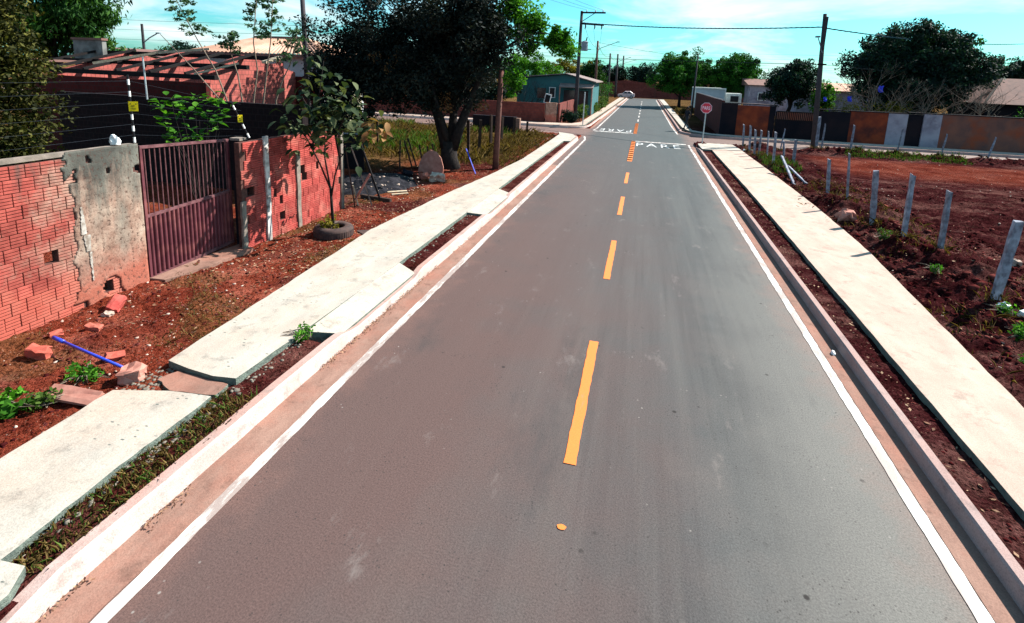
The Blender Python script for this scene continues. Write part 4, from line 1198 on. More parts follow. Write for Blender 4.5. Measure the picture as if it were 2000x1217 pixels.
stems = [[(TX, TY, tz), (TX-0.04, TY, 0.9), (TX-0.06, TY, 1.25)],
         [(TX-0.06, TY, 1.2), (TX-0.30, TY-0.02, 1.75), (TX-0.62, TY, 2.3), (TX-0.95, TY-0.1, 2.75)],
         [(TX-0.06, TY, 1.2), (TX-0.22, TY+0.05, 1.9), (TX-0.20, TY+0.05, 2.5), (TX-0.30, TY, 3.3), (TX-0.15, TY, 4.1)],
         [(TX-0.05, TY, 0.95), (TX+0.06, TY, 1.5), (TX+0.22, TY, 1.95), (TX+0.62, TY+0.1, 2.45), (TX+0.95, TY+0.2, 2.75)],
         [(TX+0.2, TY, 1.9), (TX+0.1, TY, 2.4), (TX-0.05, TY+0.1, 3.0), (TX+0.35, TY+0.1, 3.5)],
         [(TX-0.5, TY, 2.15), (TX-0.45, TY+0.1, 2.7), (TX-0.75, TY, 3.3)],
         [(TX+0.1, TY, 2.4), (TX+0.35, TY, 2.9), (TX+0.6, TY-0.1, 3.35)]]
p = MB()
p.tube(stems[0], [0.04, 0.032, 0.028], 8)
for s_ in stems[1:]: p.tube(s_, [0.022-0.004*i for i in range(len(s_))], 6)
p.build('trunk', MAT['bark'], pt, smooth=True)
leaf_meshes = [leaf_part_mesh('leaf', MAT['leaf_big'], L, W, t_) for L, W, t_ in ((0.27, 0.15, 0.25), (0.24, 0.14, 0.5), (0.28, 0.15, 0.95), (0.25, 0.15, 0.05))]
leaf_drys = [leaf_part_mesh('leaf', MAT['leaf_dry'], 0.28, 0.13, t_) for t_ in (0.3, 0.8)]
R_ = random.Random(31)
def place_leaf(me, p_, parent, o_, out=None, droop=None, sc=1.0):
    o = link('leaf', me, parent, Vector(p_)-Vector(o_))
    a = R_.uniform(0, 6.283) if out is None else out+R_.uniform(-.7, .7)
    o.rotation_euler = (R_.uniform(-.6, .6), (R_.uniform(-.1, .9) if droop is None else droop), a)
    k = sc*R_.uniform(0.75, 1.25); o.scale = (k, k, k)
    return o
def along(s_, t):
    n = len(s_)-1; i = min(int(t*n), n-1); u = t*n-i
    return Vector(s_[i]).lerp(Vector(s_[i+1]), u)
for s_, n_, lo in ((stems[1], 40, 0.5), (stems[2], 74, 0.42), (stems[3], 30, 0.6), (stems[4], 52, 0.35), (stems[5], 52, 0.25), (stems[6], 44, 0.2)):
    for k in range(n_):
        q = along(s_, R_.uniform(lo, 1.0))+Vector((R_.gauss(0, .22), R_.gauss(0, .24), R_.gauss(0, .2)))
        place_leaf(R_.choice(leaf_meshes), q, pt, pt.location)
for k in range(22):
    place_leaf(R_.choice(leaf_drys), Vector(stems[3][-1])+Vector((R_.gauss(0.02, .16), R_.gauss(0, .16), R_.gauss(-.12, .14))), pt, pt.location)
bush('small_shrub', 'small olive shrub sprouting inside the tyre', (TX-0.02, TY-0.06, tz+0.1), (0.28, 0.24, 0.2), 16, 22, 0.075, 77, 'leaf_scrub', clump=0.1, cat='shrub')
# flat rubber scrap beside the tyre
tag(MB().prism([(-6.55, 10.95), (-6.2, 10.72), (-6.02, 10.78), (-6.28, 11.1)], gz(-6.3, 10.9)-0.02, gz(-6.3, 10.9)+0.03).build('rubber_mat', MAT['tyre'], None, origin=(-6.3, 10.9, 0.1)), 'flat scrap of dark rubber behind the tyre', 'scrap')
# ================================================================== clutter on the left strip
def chunk(name, label, cat, loc, s, rot, mat, seed=1, ribs=False, group=None):
    """broken piece of brick or concrete: box with knocked corners"""
    R2 = random.Random(seed); bm = bmesh.new(); bmesh.ops.create_cube(bm, size=1.0)
    bmesh.ops.subdivide_edges(bm, edges=bm.edges[:], cuts=2, use_grid_fill=True)
    for v in bm.verts:
        v.co = Vector((v.co.x*s[0], v.co.y*s[1], v.co.z*s[2]))
        m_ = min(s)*0.14
        v.co += Vector((R2.uniform(-m_, m_), R2.uniform(-m_, m_), R2.uniform(-m_, m_)))
    bmesh.ops.bevel(bm, geom=[e for e in bm.edges if e.calc_face_angle(0) > 1.0], offset=min(s)*0.06, segments=1, affect='EDGES')
    me = bpy.data.meshes.new(name); bm.to_mesh(me); bm.free(); me.materials.append(mat)
    o = link(name, me, None, loc); o.rotation_euler = rot
    return tag(o, label, cat, group)
G = 'broken bricks on the left dirt strip'
chunk('brick_piece', 'half red brick at the upper end of the blue pipe', 'brick', (-7.36, 4.58, gz(-7.36, 4.58)+0.07), (0.26, 0.13, 0.16), (0.2, 0.1, 0.15), MAT['brick_old'], 1, group=G)
chunk('brick_piece', 'tan brick block at the lower end of the blue pipe by the pavement gap', 'brick', (-5.78, 4.52, gz(-5.78, 4.52)+0.07), (0.24, 0.2, 0.16), (0.1, -0.15, 0.5), MAT['pink_board'], 2, group=G)
chunk('brick_piece', 'fallen red brick propped under the hole in the plastered wall', 'brick', (-7.78, 5.95, gz(-7.78, 5.95)+0.09), (0.17, 0.26, 0.1), (0.5, 0.45, 0.5), MAT['brick_red'], 3, group=G)
chunk('brick_piece', 'dark red brick shard beside the middle of the blue pipe', 'brick', (-6.42, 4.82, gz(-6.42, 4.82)+0.03), (0.2, 0.1, 0.1), (0.4, 0.2, 0.9), MAT['brick_old'], 4, group=G)
chunk('brick_piece', 'flat pale brick lying near the foot of the brick wall', 'brick', (-7.45, 5.35, gz(-7.45, 5.35)+0.03), (0.2, 0.1, 0.09), (0, 0.1, 0.2), MAT['brick_old'], 6, group=G)
chunk('brick_piece', 'small red brick corner left of the flat pale brick', 'brick', (-7.75, 5.05, gz(-7.75, 5.05)+0.02), (0.15, 0.1, 0.07), (0.2, 0, 1.2), MAT['brick_old'], 7, group=G)
chunk('stone', 'pale stone under the propped red brick', 'stone', (-7.66, 5.72, gz(-7.66, 5.72)+0.02), (0.14, 0.1, 0.08), (0, 0.1, 0.2), MAT['stone'], 8)
chunk('board_piece', 'curved tan board scrap at the edge of the near pavement slab', 'board', (-6.02, 4.02, gz(-6.0, 4.05)+0.1), (0.62, 0.17, 0.05), (0.45, 0.05, 0.12), MAT['pink_board'], 9)
p = MB(); p.tube([(-7.42, 4.80, 0.27), (-6.7, 4.70, 0.235), (-5.95, 4.60, 0.2)], 0.017, 10)
p.tube([(-7.42, 4.80, 0.27), (-7.2, 4.77, 0.259)], 0.024, 10)
tag(p.build('pipe', MAT['blue_pipe'], None, origin=(-6.7, 4.7, 0.15), smooth=True), 'blue plastic pipe lying on red dirt beside the pavement gap', 'pipe')
def weed(label, loc, s, seed, mat='leaf_lime', n=16, ls=0.06, group='green weeds on the left strip'):
    return bush('weed', label, loc, s, n, 16, ls, seed, mat, clump=0.09, group=group, cat='weed', aspect=0.6)
weed('bright green weed between the blue pipe and the board scrap', (-6.32, 4.38, gz(-6.32, 4.38)), (0.3, 0.16, 0.1), 41)
weed('large bright green weed at the left edge of the picture', (-6.55, 3.66, gz(-6.55, 3.66)), (0.26, 0.16, 0.14), 42, ls=0.09)
weed('low dark green weed left of the curved board', (-6.25, 3.85, gz(-6.25, 3.85)), (0.16, 0.12, 0.07), 43, 'grass_green')
weed('green weed tuft in the pavement corner by the first driveway', (-4.42, 5.95, 0.16), (0.14, 0.14, 0.1), 44, ls=0.05)

# scattered rubble, litter, crumbs
stones('rubble', 'small red clods and stones on the left dirt strip', ground_pts(-8.2, -5.7, 2.5, 16, 6500, 50), 0.02, 51, 'clod')
stones('rubble', 'pale crumbs of rubble on the left dirt strip', ground_pts(-8.2, -5.7, 2.5, 16, 800, 52), 0.02, 53, 'stone')
stones('rubble', 'grey mortar crumbs along the edges of the left pavement',
       np.concatenate([ground_pts(-4.52, -4.34, 2.4, 6.0, 420, 54), ground_pts(-4.42, -4.24, 9.0, 13, 160, 55), ground_pts(-5.7, -4.55, 4.2, 4.85, 900, 56)]), 0.022, 57, 'crumb')
stones('rubble', 'dark soil crumbs in the left verge', ground_pts(-4.6, -4.05, 2.3, 30, 1500, 58), 0.016, 59, 'clod')
litter('leaf_litter', 'dry fallen leaves round the tyre and along the walls', np.concatenate([ground_pts(-8.1, -5.8, 8.0, 13, 1500, 60), ground_pts(-8.0, -6.0, 5.5, 8.5, 260, 61), ground_pts(-9.5, -5.5, 12.8, 21, 1700, 62)]), 0.07, 63)
gm = lambda x, y: fbm(x, y+60, 1.6, 3) > 0.5
grass('dry_grass', 'dry weeds and grass in the near left verge', ground_pts(-4.55, -4.06, 2.35, 5.9, 2600, 64, gm), 0.055, 65, 'grass_dry', 0.011, 0.9)
grass('green_grass', 'sparse green grass in the near left verge', ground_pts(-4.6, -4.1, 2.35, 6.0, 900, 66, gm), 0.06, 67, 'grass_green', 0.012, 0.9)
grass('dry_grass', 'dry grass patches on the left dirt strip', ground_pts(-8.1, -5.75, 5.0, 13.5, 5200, 68, lambda x, y: fbm(x+9, y, 1.1, 4) > 0.54), 0.06, 69, 'grass_dry', 0.010, 0.8)
# leaf mulch in the gutter along the kerb
def gutter_litter(y0, y1, n, sd):
    r = rng(sd); y = y0+(y1-y0)*r.rand(n); x = -3.90+np.abs(r.normal(0, 0.045, n))
    return np.stack([x, y, np.full(n, 0.004)+0.03*r.rand(n)], -1)
litter('leaf_litter', 'dark leaf mulch in the gutter by the first driveway', np.concatenate([gutter_litter(5.6, 9.6, 520, 70), gutter_litter(10.5, 16, 420, 71), gutter_litter(3.0, 3.5, 60, 73), gutter_litter(2.1, 2.6, 40, 74)]), 0.035, 72)

# ---- ash heap, dark sheet and junk under the big tree
def heap(name, label, cat, c, rx, ry, h, mat, seed, kind=None, rough=0.5):
    n = 26; xs_ = np.linspace(-1, 1, n); A, B = np.meshgrid(xs_, xs_)
    r2 = A*A+B*B; hh = np.clip(1-r2, 0, None)**0.8*h*(1-rough+2*rough*fbm(A*rx+seed*3.1, B*ry+seed, 2.2, 4))-0.03*(r2 > 0.8)
    V_ = np.stack([c[0]+A*rx, c[1]+B*ry, c[2]+hh-0.06*(r2 >= 1)], -1).reshape(-1, 3)-np.array(c)
    i2 = (np.arange(n-1)[:, None]*n+np.arange(n-1)[None]).ravel()
    F_ = np.stack([i2, i2+1, i2+n+1, i2+n], -1)
    o = link(name, fast_mesh(name, V_, F_, MAT[mat], smooth=True), None, c)
    return tag(o, label, cat, kind=kind)
heap('ash_heap', 'black heap of ash and burnt rubbish behind the red wall', 'ash heap', (-8.7, 15.6, 0.08), 1.5, 1.9, 0.32, 'ash', 3)
stones('rubble', 'pale bits of rubbish scattered over the ash', np.stack([rng(81).normal(-8.2, .8, 90), rng(82).normal(15.2, .9, 90), 0.25+0.1*rng(83).rand(90)], -1), 0.045, 84, 'stone')
o = MB().box((-10.75, 17.6, 0.78), (1.15, 0.05, 1.42), Matrix.Rotation(rad(8), 3, 'Z')).build('metal_sheet', MAT['black'], None, origin=(-10.75, 17.6, 0.07)); tag(o, 'black upright metal sheet beside the red brick wall end', 'metal sheet')
MB().box((-10.75, 17.57, 1.5), (1.19, 0.06, 0.04), Matrix.Rotation(rad(8), 3, 'Z')).build('edge_strip', MAT['grey_metal'], o)
b_ = MB(); prof = [(-.52, 0), (-.5, .38), (-.36, .72), (-.1, .92), (.15, .86), (.36, .66), (.5, .3), (.5, 0)]
for dy_ in (0, 0.04): b_.v += [(-7.72+x_, 18.3+dy_+0.2*z_, gz(-7.7, 18.3)-0.02+z_*0.98) for x_, z_ in prof]
m = len(prof); b_.face(tuple(range(m))); b_.face(tuple(range(2*m-1, m-1, -1)))
for i in range(m): b_.face((i, (i+1) % m, m+(i+1) % m, m+i))
tag(b_.build('wooden_board', MAT['pink_board'], None, origin=(-7.72, 18.3, 0.1)), 'rounded brown wooden board propped beside the big tree trunk', 'board')
plank('log', 'dark log lying on leaf litter in front of the ash', (-8.0, 13.75, gz(-8, 13.75)+0.05), (-6.95, 13.55, gz(-6.95, 13.55)+0.05), 0.1, 0.1, 'old_wood', cat='log', group='timber lying under the tree')
plank('plank', 'pale splintered plank left of the ash heap front', (-7.6, 14.6, 0.16), (-7.1, 14.95, 0.17), 0.14, 0.03, 'pale_wood', group='timber lying under the tree')
plank('plank', 'short pale plank beside the splintered plank', (-7.35, 14.4, 0.15), (-6.95, 14.72, 0.16), 0.10, 0.03, 'pale_wood', group='timber lying under the tree')
plank('pipe', 'thin blue pipe leaning down from the big tree trunk', (-6.12, 18.95, gz(-6.1, 18.9)), (-6.75, 19.6, 0.95), 0.035, 0.035, 'blue_pipe', cat='pipe', group='pipe by the tree')
for k, (x, y, h, ln) in enumerate(((-8.75, 18.9, 1.2, -.35), (-8.55, 18.9, 1.3, -.4), (-8.35, 19.1, 1.05, -.2), (-8.15, 19.2, 1.0, -.1), (-7.95, 19.3, 1.1, -.12), (-9.1, 18.5, 1.25, 0.02))):
    plank('stick', ('first', 'second', 'third', 'fourth', 'fifth', 'sixth')[k]+' leaning dark stick of the old fence left of the big trunk' if k < 5 else 'upright dark stick at the ash heap behind the leaning sticks', (x, y, gz(x, y)-0.03), (x+ln, y, h), 0.045, 0.045, 'old_wood', cat='stick', group='old fence sticks')
chunk('stone', 'tan boulder in front of the big tree trunk', 'stone', (-6.9, 17.0, gz(-6.9, 17)+0.12), (0.5, 0.35, 0.3), (0.1, 0.1, 0.3), MAT['stone'], 12)
chunk('stone', 'rough red rock beside the tan boulder', 'stone', (-7.5, 17.2, gz(-7.5, 17.2)+0.08), (0.3, 0.26, 0.2), (0.3, 0.1, 0.9), MAT['brick_old'], 13)
chunk('stone', 'dark rock between ash heap and rounded board', 'stone', (-8.2, 17.3, gz(-8.2, 17.3)+0.08), (0.34, 0.3, 0.22), (0.2, 0.3, 0.4), MAT['wall_dark'], 14)

# ---- big dark tree
big = thing('dark_tree', 'big dark tree with forked trunk leaning over the left pavement', 'tree', (-7.45, 19.7, 0.05))
r = rng(90)
cen = np.concatenate([crown_centers((-8.8, 20.4, 5.3), (4.4, 3.2, 3.2), 300, r, 0.15, 2.3), crown_centers((-12.2, 20.8, 4.9), (2.4, 2.0, 1.9), 70, r, 0.2, 2.9), crown_centers((-8.4, 20.0, 3.2), (3.0, 1.8, 1.0), 90, r, 0.1, 2.3), crown_centers((-11.3, 20.4, 3.7), (2.0, 1.6, 1.3), 90, r, 0.1, 2.5), crown_centers((-12.9, 20.4, 3.5), (1.6, 1.3, 1.3), 70, r, 0.1, 2.3), crown_centers((-6.5, 20.3, 5.6), (1.7, 2.4, 2.2), 130, r, 0.1, 3.0)])
P, T = clump_points(cen, 0.56*(0.6+0.7*r.rand(len(cen))), 140, r)
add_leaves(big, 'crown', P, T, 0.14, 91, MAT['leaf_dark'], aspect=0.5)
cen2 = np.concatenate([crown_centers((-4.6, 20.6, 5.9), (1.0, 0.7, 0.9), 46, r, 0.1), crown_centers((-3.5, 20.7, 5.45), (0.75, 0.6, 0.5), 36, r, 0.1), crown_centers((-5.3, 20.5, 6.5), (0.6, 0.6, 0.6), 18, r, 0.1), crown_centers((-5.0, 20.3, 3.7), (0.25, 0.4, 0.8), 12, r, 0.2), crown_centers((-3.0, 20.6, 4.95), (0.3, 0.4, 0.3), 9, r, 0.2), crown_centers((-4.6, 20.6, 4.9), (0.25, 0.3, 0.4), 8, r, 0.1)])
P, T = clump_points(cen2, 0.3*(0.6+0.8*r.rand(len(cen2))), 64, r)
add_leaves(big, 'sunlit_branch', P, T, 0.15, 92, MAT['leaf_lime'], aspect=0.55)  # brighter leaf colour puts the sunlight into this branch
b = MB()
b.tube([(-7.45, 19.7, -0.1), (-7.5, 19.7, 0.5), (-7.55, 19.75, 1.15)], [0.5, 0.34, 0.32], 12)
b.tube([(-7.6, 19.7, 0.9), (-7.95, 19.8, 1.9), (-8.5, 20.0, 3.2), (-9.2, 20.3, 4.6)], [0.27, 0.22, 0.17, 0.08], 10)
b.tube([(-7.4, 19.75, 0.9), (-7.1, 19.8, 1.8), (-6.75, 19.9, 2.8), (-6.2, 20.2, 4.4), (-4.6, 20.5, 5.6), (-3.2, 20.6, 5.5)], [0.25, 0.19, 0.15, 0.08, 0.035, 0.012], 10)
b.tube([(-7.5, 19.8, 1.0), (-7.5, 20.1, 2.2), (-7.6, 20.6, 3.8), (-7.4, 20.8, 5.6)], [0.2, 0.16, 0.13, 0.06], 9)
b.tube([(-7.55, 19.7, 1.0), (-7.75, 19.4, 2.0), (-8.0, 19.0, 3.4)], [0.16, 0.12, 0.06], 8)
b.tube([(-8.2, 19.9, 2.5), (-10.0, 20.4, 3.6), (-12.2, 20.8, 4.6)], [0.14, 0.1, 0.04], 8)
b.tube([(-5.0, 20.4, 5.3), (-4.2, 20.5, 5.2), (-3.1, 20.6, 4.9)], [0.05, 0.03, 0.012], 6)
for c in cen[::9]:
    s_ = Vector((-7.5, 20.1, R_.uniform(2.2, 4.0)))
    b.tube([s_, s_.lerp(Vector(c), 0.5)+Vector((0, 0, 0.25)), c], [0.06, 0.04, 0.012], 5, cap=False)
b.build('trunk', MAT['bark'], big, smooth=True)
# reddish dead foliage hanging in it
cen3 = np.array([(-9.6, 19.0, 4.3), (-9.9, 19.0, 4.0), (-7.3, 18.6, 3.0), (-7.2, 18.6, 2.6), (-9.3, 18.9, 4.6), (-5.9, 19.0, 2.7), (-10.3, 18.8, 4.4)])
P, T = clump_points(cen3, np.full(7, 0.3), 70, r)
add_leaves(big, 'dead_foliage', P, T, 0.1, 93, MAT['leaf_dry'], aspect=0.4)

bush('dark_backing', 'dark leafy backing added under the left side of the big dark tree', (-12.4, 19.4, 0.0), (1.5, 0.9, 1.75), 80, 110, 0.16, 95, 'leaf_dark', clump=0.4, cat='shrub')  # leafy mass added to darken the gap under the crown
# wooden pole beside the pavement
wp = MB(); wp.tube([(-5.72, 20.3, -0.1), (-5.66, 20.3, 2.0), (-5.6, 20.3, 4.1)], [0.13, 0.115, 0.10], 10)
tag(wp.build('wooden_pole', MAT['pole_wood'], None, origin=(-5.72, 20.3, 0), smooth=True), 'brown wooden pole beside the pavement right of the big tree', 'pole')
# fence posts of the left lot
pmesh = MB().prism([(-.055, -.05), (.055, -.05), (.055, .05), (-.055, .05)], 0, 1.0).mesh('fence_post', MAT['old_wood'])
ord_ = ['first', 'second', 'third', 'fourth', 'fifth', 'sixth', 'seventh', 'eighth', 'ninth', 'tenth']
lp = [(-7.67, 24.2, 1.6), (-7.81, 23.0, 1.7), (-7.55, 25.8, 1.75), (-7.7, 28.4, 1.4), (-7.68, 31.2, 1.2), (-7.3, 33.2, 0.8), (-12.5, 23, 1.4), (-15.2, 23.2, 1.4), (-10.1, 29.5, 1.3)]
for k, (x, y, h) in enumerate(sorted(lp[:6], key=lambda q: q[1])):
    o = link('fence_post', pmesh, None, (x, y, gz(x, y)-0.05)); o.scale = (1.15, 1.15, h+0.05); o.rotation_euler = (R_.uniform(-.03, .03), R_.uniform(-.04, .04), R_.uniform(0, 1))
    tag(o, f'{ord_[k]} dark fence post from the big tree along the grassy lot', 'fence post', 'dark posts of the left lot')
for k, (x, y, h) in enumerate(lp[6:]):
    o = link('fence_post', pmesh, None, (x, y, gz(x, y)-0.05)); o.scale = (0.8, 0.8, h); o.rotation_euler = (0, R_.uniform(-.03, .03), 0.3)
    tag(o, ('pale thin post in the grass seen left of the big trunk', 'thin post at the far left of the grassy lot', 'lone post in the middle of the grassy lot')[k], 'fence post', 'posts inside the grassy lot')
gmask = lambda x, y: fbm(x, y, 0.35, 3) > 0.36
grass('tall_grass', 'tall dry grass in the lot behind the big tree', ground_pts(-24, -6.4, 20.5, 34, 16000, 101, gmask, 0), 0.34, 102, 'grass_dry', 0.022, 0.6)
grass('tall_grass', 'green grass in the lot behind the big tree', ground_pts(-24, -7.6, 21, 34.5, 9000, 103, lambda x, y: fbm(x, y, 0.3, 3) > 0.55, 0), 0.42, 104, 'grass_green', 0.026, 0.5)
grass('dry_grass', 'dry grass along the outer edge of the left pavement', ground_pts(-7.8, -5.4, 21, 33.5, 5200, 105, None, 0), 0.16, 106, 'grass_dry', 0.016, 0.8)
stones('rubble', 'dark rubble at the end of the left pavement by the crossing', ground_pts(-7.4, -5.4, 27, 33.6, 420, 107), 0.05, 108, 'crumb')
# low block wall by the left crossing
lw = thing('low_wall', 'low dark wall with a pale broken end by the left crossing', 'wall', (-8.9, 33.6, 0))
MB().box((-9.6, 33.6, 0.55), (3.0, 0.3, 1.2)).build('wall_body', MAT['wall_dark'], lw)
MB().box((-7.98, 33.6, 0.5), (0.26, 0.34, 1.15)).build('end_pier', MAT['gutter'], lw)

# ================================================================== behind the near walls
# clipped olive hedge smothering the yard corner
hd = thing('hedge', 'tall olive green hedge overgrowing the wall at the left edge', 'hedge', (-9.4, 4.6, 0))
r = rng(120)
n = 420
hz = 1.9+3.5*r.rand(n)
hy = 1.4+5.3*r.rand(n)**0.75
cx = np.stack([-9.15-0.9*r.rand(n), hy, hz], -1)
lim = 6.42-0.20*np.abs(cx[:, 2]-2.9)
cx[:, 1] = np.minimum(cx[:, 1], lim-0.3*r.rand(n))
P, T = clump_points(cx, 0.36*(0.6+0.7*r.rand(n)), 150, r)
add_leaves(hd, 'foliage', P, T, 0.07, 121, MAT['leaf_ivy'], aspect=0.55)
limbs(hd, (-9.6, 4.2, 0.0), (-9.6, 4.2, 3.6), 0.12, cx, 122, MAT['bark'], 24)
tree('mango_tree', 'dense green mango tree behind the olive hedge', (-30.2, 21, 0), (-30.0, 21, 6.3), (3.3, 2.8, 2.3), 170, 140, 0.3, 130, 'leaf_mango', 0.3, clump=0.75, aspect=0.3, droop=0.8)
# broad leaved shrub behind the gate
gb = thing('shrub', 'green broad leaved shrub rising behind the gate bars', 'shrub', (-10.5, 10.5, 0))
sp = []
R_ = random.Random(141)
b = MB()
tips = [(-11.65, 10.5, 2.9), (-11.3, 10.5, 2.95), (-10.95, 10.4, 2.95), (-10.6, 10.5, 3.02), (-10.2, 10.5, 3.05), (-9.85, 10.5, 3.0), (-9.8, 10.5, 2.75), (-10.1, 10.4, 2.6), (-10.4, 10.4, 2.75), (-10.9, 10.4, 2.7), (-11.45, 10.4, 2.55), (-11.2, 10.3, 2.25), (-10.6, 10.3, 2.2), (-10.3, 10.3, 2.15), (-9.95, 10.4, 2.45), (-11.05, 10.3, 2.1)]
for t_ in tips:
    b.tube([(-10.6, 10.5, 0.0), ((t_[0]-10.6)/2, 10.5, 1.5), t_], [0.014, 0.010, 0.006], 5, cap=False)
b.build('stem', MAT['bark'], gb)
gl = [leaf_part_mesh('leaf', MAT['leaf_lime'], 0.22, 0.13, t_) for t_ in (0.15, 0.5, 0.85)]
for t_ in tips:
    for k in range(9):
        place_leaf(R_.choice(gl), Vector(t_)+Vector((R_.gauss(0, .09), R_.gauss(0, .09), R_.gauss(0, .09))), gb, gb.location, droop=R_.uniform(-0.9, 0.3))

# dark yard wall
yw = MB(); yw.box((-14.2, 13.2, 1.41), (9.0, 0.2, 2.82)); yw.box((-9.62, 13.2, 1.43), (0.3, 0.26, 2.86))
tag(yw.build('yard_wall', MAT['yard_wall'], None, origin=(-14, 13.2, 0)), 'dark old yard wall behind the gate', 'wall')
# whip like saplings standing along it
def sapling(label, base, top, lean_pts, leafy, seed, nl=18):
    t = thing('sapling', label, 'sapling', (base[0], base[1], 0), 'slender feathery saplings')
    b = MB(); pts = [(base[0], base[1], 0.0), base]+lean_pts+[top]
    b.tube(pts, [0.035]+[0.03-0.02*i/(len(pts)-1) for i in range(1, len(pts))], 6)
    b.build('stem', MAT['bark_pale'], t, smooth=True)
    if not leafy: return t
    R2 = random.Random(seed); r = rng(seed); P = []; 
    a, c = Vector(pts[-2]), Vector(top)
    ax = (c-a)
    fr = MB(); frs = []
    for k in range(nl):
        u = 0.12+0.9*k/nl
        s_ = a+ax*u if u <= 1 else c
        ang = R2.uniform(0, 6.28); L = R2.uniform(0.35, 0.6)*leafy
        d = Vector((math.cos(ang), math.sin(ang), R2.uniform(-0.1, 0.5))).normalized()
        e = s_+d*L; e.z -= 0.1*L
        fr.tube([s_, s_.lerp(e, 0.5)+Vector((0, 0, 0.04)), e], [0.006, 0.005, 0.003], 4, cap=False)
        for j in range(24):
            q = s_.lerp(e, R2.uniform(0.2, 1.0)); P.append((q.x+R2.gauss(0, .035), q.y+R2.gauss(0, .035), q.z+R2.gauss(0, .03)))
    fr.build('twigs', MAT['bark_pale'], t)
    P = np.array(P); T = np.clip(r.normal(0.5, 0.25, len(P)), 0, 1)
    add_leaves(t, 'foliage', P, T, 0.12, seed, MAT['leaf_feather'], aspect=0.42, droop=0.3)
    return t
sapling('leftmost feathery sapling, tall and leaning left above the ruined house', (-12.5, 13.6, 2.8), (-14.25, 13.6, 5.95), [(-12.85, 13.6, 3.7), (-13.45, 13.6, 4.6)], 1.0, 151, 26)
sapling('bare thin sapling leaning left in front of the ruined house', (-12.7, 13.55, 2.8), (-14.8, 13.55, 4.75), [(-13.6, 13.55, 3.7)], 0, 152)
sapling('shorter feathery sapling in front of the tiled house', (-11.95, 13.6, 2.8), (-12.35, 13.6, 4.85), [(-12.05, 13.6, 3.6), (-12.25, 13.6, 4.2)], 0.75, 153, 16)
sapling('feathery sapling with thin crown right of the short one', (-11.8, 13.9, 2.8), (-11.5, 13.9, 6.0), [(-11.6, 13.9, 3.8), (-11.7, 13.9, 4.6)], 0.7, 154, 18)
sapling('upright feathery sapling before the middle of the tiled roof', (-11.2, 13.6, 2.8), (-10.7, 13.6, 6.0), [(-11.0, 13.6, 3.9), (-10.85, 13.6, 4.6)], 0.8, 155, 22)
sapling('feathery sapling leaning right beside the tall dark post', (-10.75, 13.6, 2.9), (-9.9, 13.6, 5.0), [(-10.5, 13.6, 3.5), (-10.2, 13.6, 4.0)], 0.9, 156, 20)
po = MB(); po.tube([(-15.55, 22, 0), (-15.65, 22, 4.5), (-15.75, 22, 7.4)], [0.14, 0.12, 0.1], 9)
tag(po.build('utility_pole', MAT['pole_concrete'], None, origin=(-15.55, 22, 0), smooth=True), 'tall dark pole rising beside the tiled house', 'utility pole')
po = MB(); po.tube([(-14.9, 13.0, 2.75), (-14.94, 13.0, 4.05)], 0.025, 7)
tag(po.build('thin_pole', MAT['steel'], None, origin=(-14.9, 13.0, 2.75)), 'thin pale metal pole fixed to the dark yard wall', 'pole')

# ---- half built house
ru = thing('unfinished_house', 'unfinished red brick house with bare roof beams behind the yard', 'house', (-19.5, 16, 0))
def part(name, mat, parent, *boxes):
    b = MB()
    for c, s_ in boxes: b.box(c, s_)
    return b.build(name, MAT[mat], parent)
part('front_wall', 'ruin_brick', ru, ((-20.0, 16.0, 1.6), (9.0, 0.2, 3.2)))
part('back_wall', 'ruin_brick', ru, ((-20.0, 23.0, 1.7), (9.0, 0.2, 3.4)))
def gable(x, y0, y1, pts, mat, t=0.2):
    b = MB(); poly = [(y0, 0)]+[(y1, 0)]+pts
    m = len(poly)
    for xx in (x-t/2, x+t/2): b.v += [(xx, q[0], q[1]) for q in poly]
    b.face(tuple(range(m))); b.face(tuple(range(2*m-1, m-1, -1)))
    for i in range(m): b.face((i, (i+1) % m, m+(i+1) % m, m+i))
    return b.build('gable_wall', MAT[mat], ru)
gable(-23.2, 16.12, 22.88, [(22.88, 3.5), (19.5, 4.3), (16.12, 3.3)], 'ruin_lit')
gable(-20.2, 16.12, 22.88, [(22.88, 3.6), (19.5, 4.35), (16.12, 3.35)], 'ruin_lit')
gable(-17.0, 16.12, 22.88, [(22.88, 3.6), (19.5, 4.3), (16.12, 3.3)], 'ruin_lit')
for k, (y, z) in enumerate(((16.0, 3.32), (17.6, 3.72), (19.4, 4.12))):
    part('roof_beam', 'dark_wood', ru, ((-20.2, y-0.02, z+0.08), (10.2, 0.16, 0.17)))
for k in range(6):
    x = -24.4+k*1.6
    b = MB(); b.bar((x, 15.9, 3.5), (x, 19.5, 4.36), 0.09, 0.1); b.build('rafter', MAT['dark_wood'], ru)
b = MB(); b.bar((-16.1, 16.0, 3.5), (-15.0, 17.0, 3.95), 0.16, 0.07); b.build('loose_plank', MAT['pale_wood'], ru)
b = MB(); b.bar((-21.6, 16.6, 3.72), (-20.1, 18.2, 4.25), 0.2, 0.1); b.bar((-20.05, 18.2, 4.25), (-18.6, 19.4, 4.5), 0.2, 0.1); b.build('wall_plate', MAT['pale_wood'], ru)
part('old_tiles', 'roof_brown', ru, ((-24.2, 17.2, 3.75), (2.2, 2.4, 0.08)))
part('white_sill', 'stone', ru, ((-18.8, 15.88, 1.9), (2.6, 0.06, 0.1)))
rr_ = thing('broken_wall', 'broken red brick wall with stepped top lit by the sun', 'wall', (-13.5, 16.2, 0))
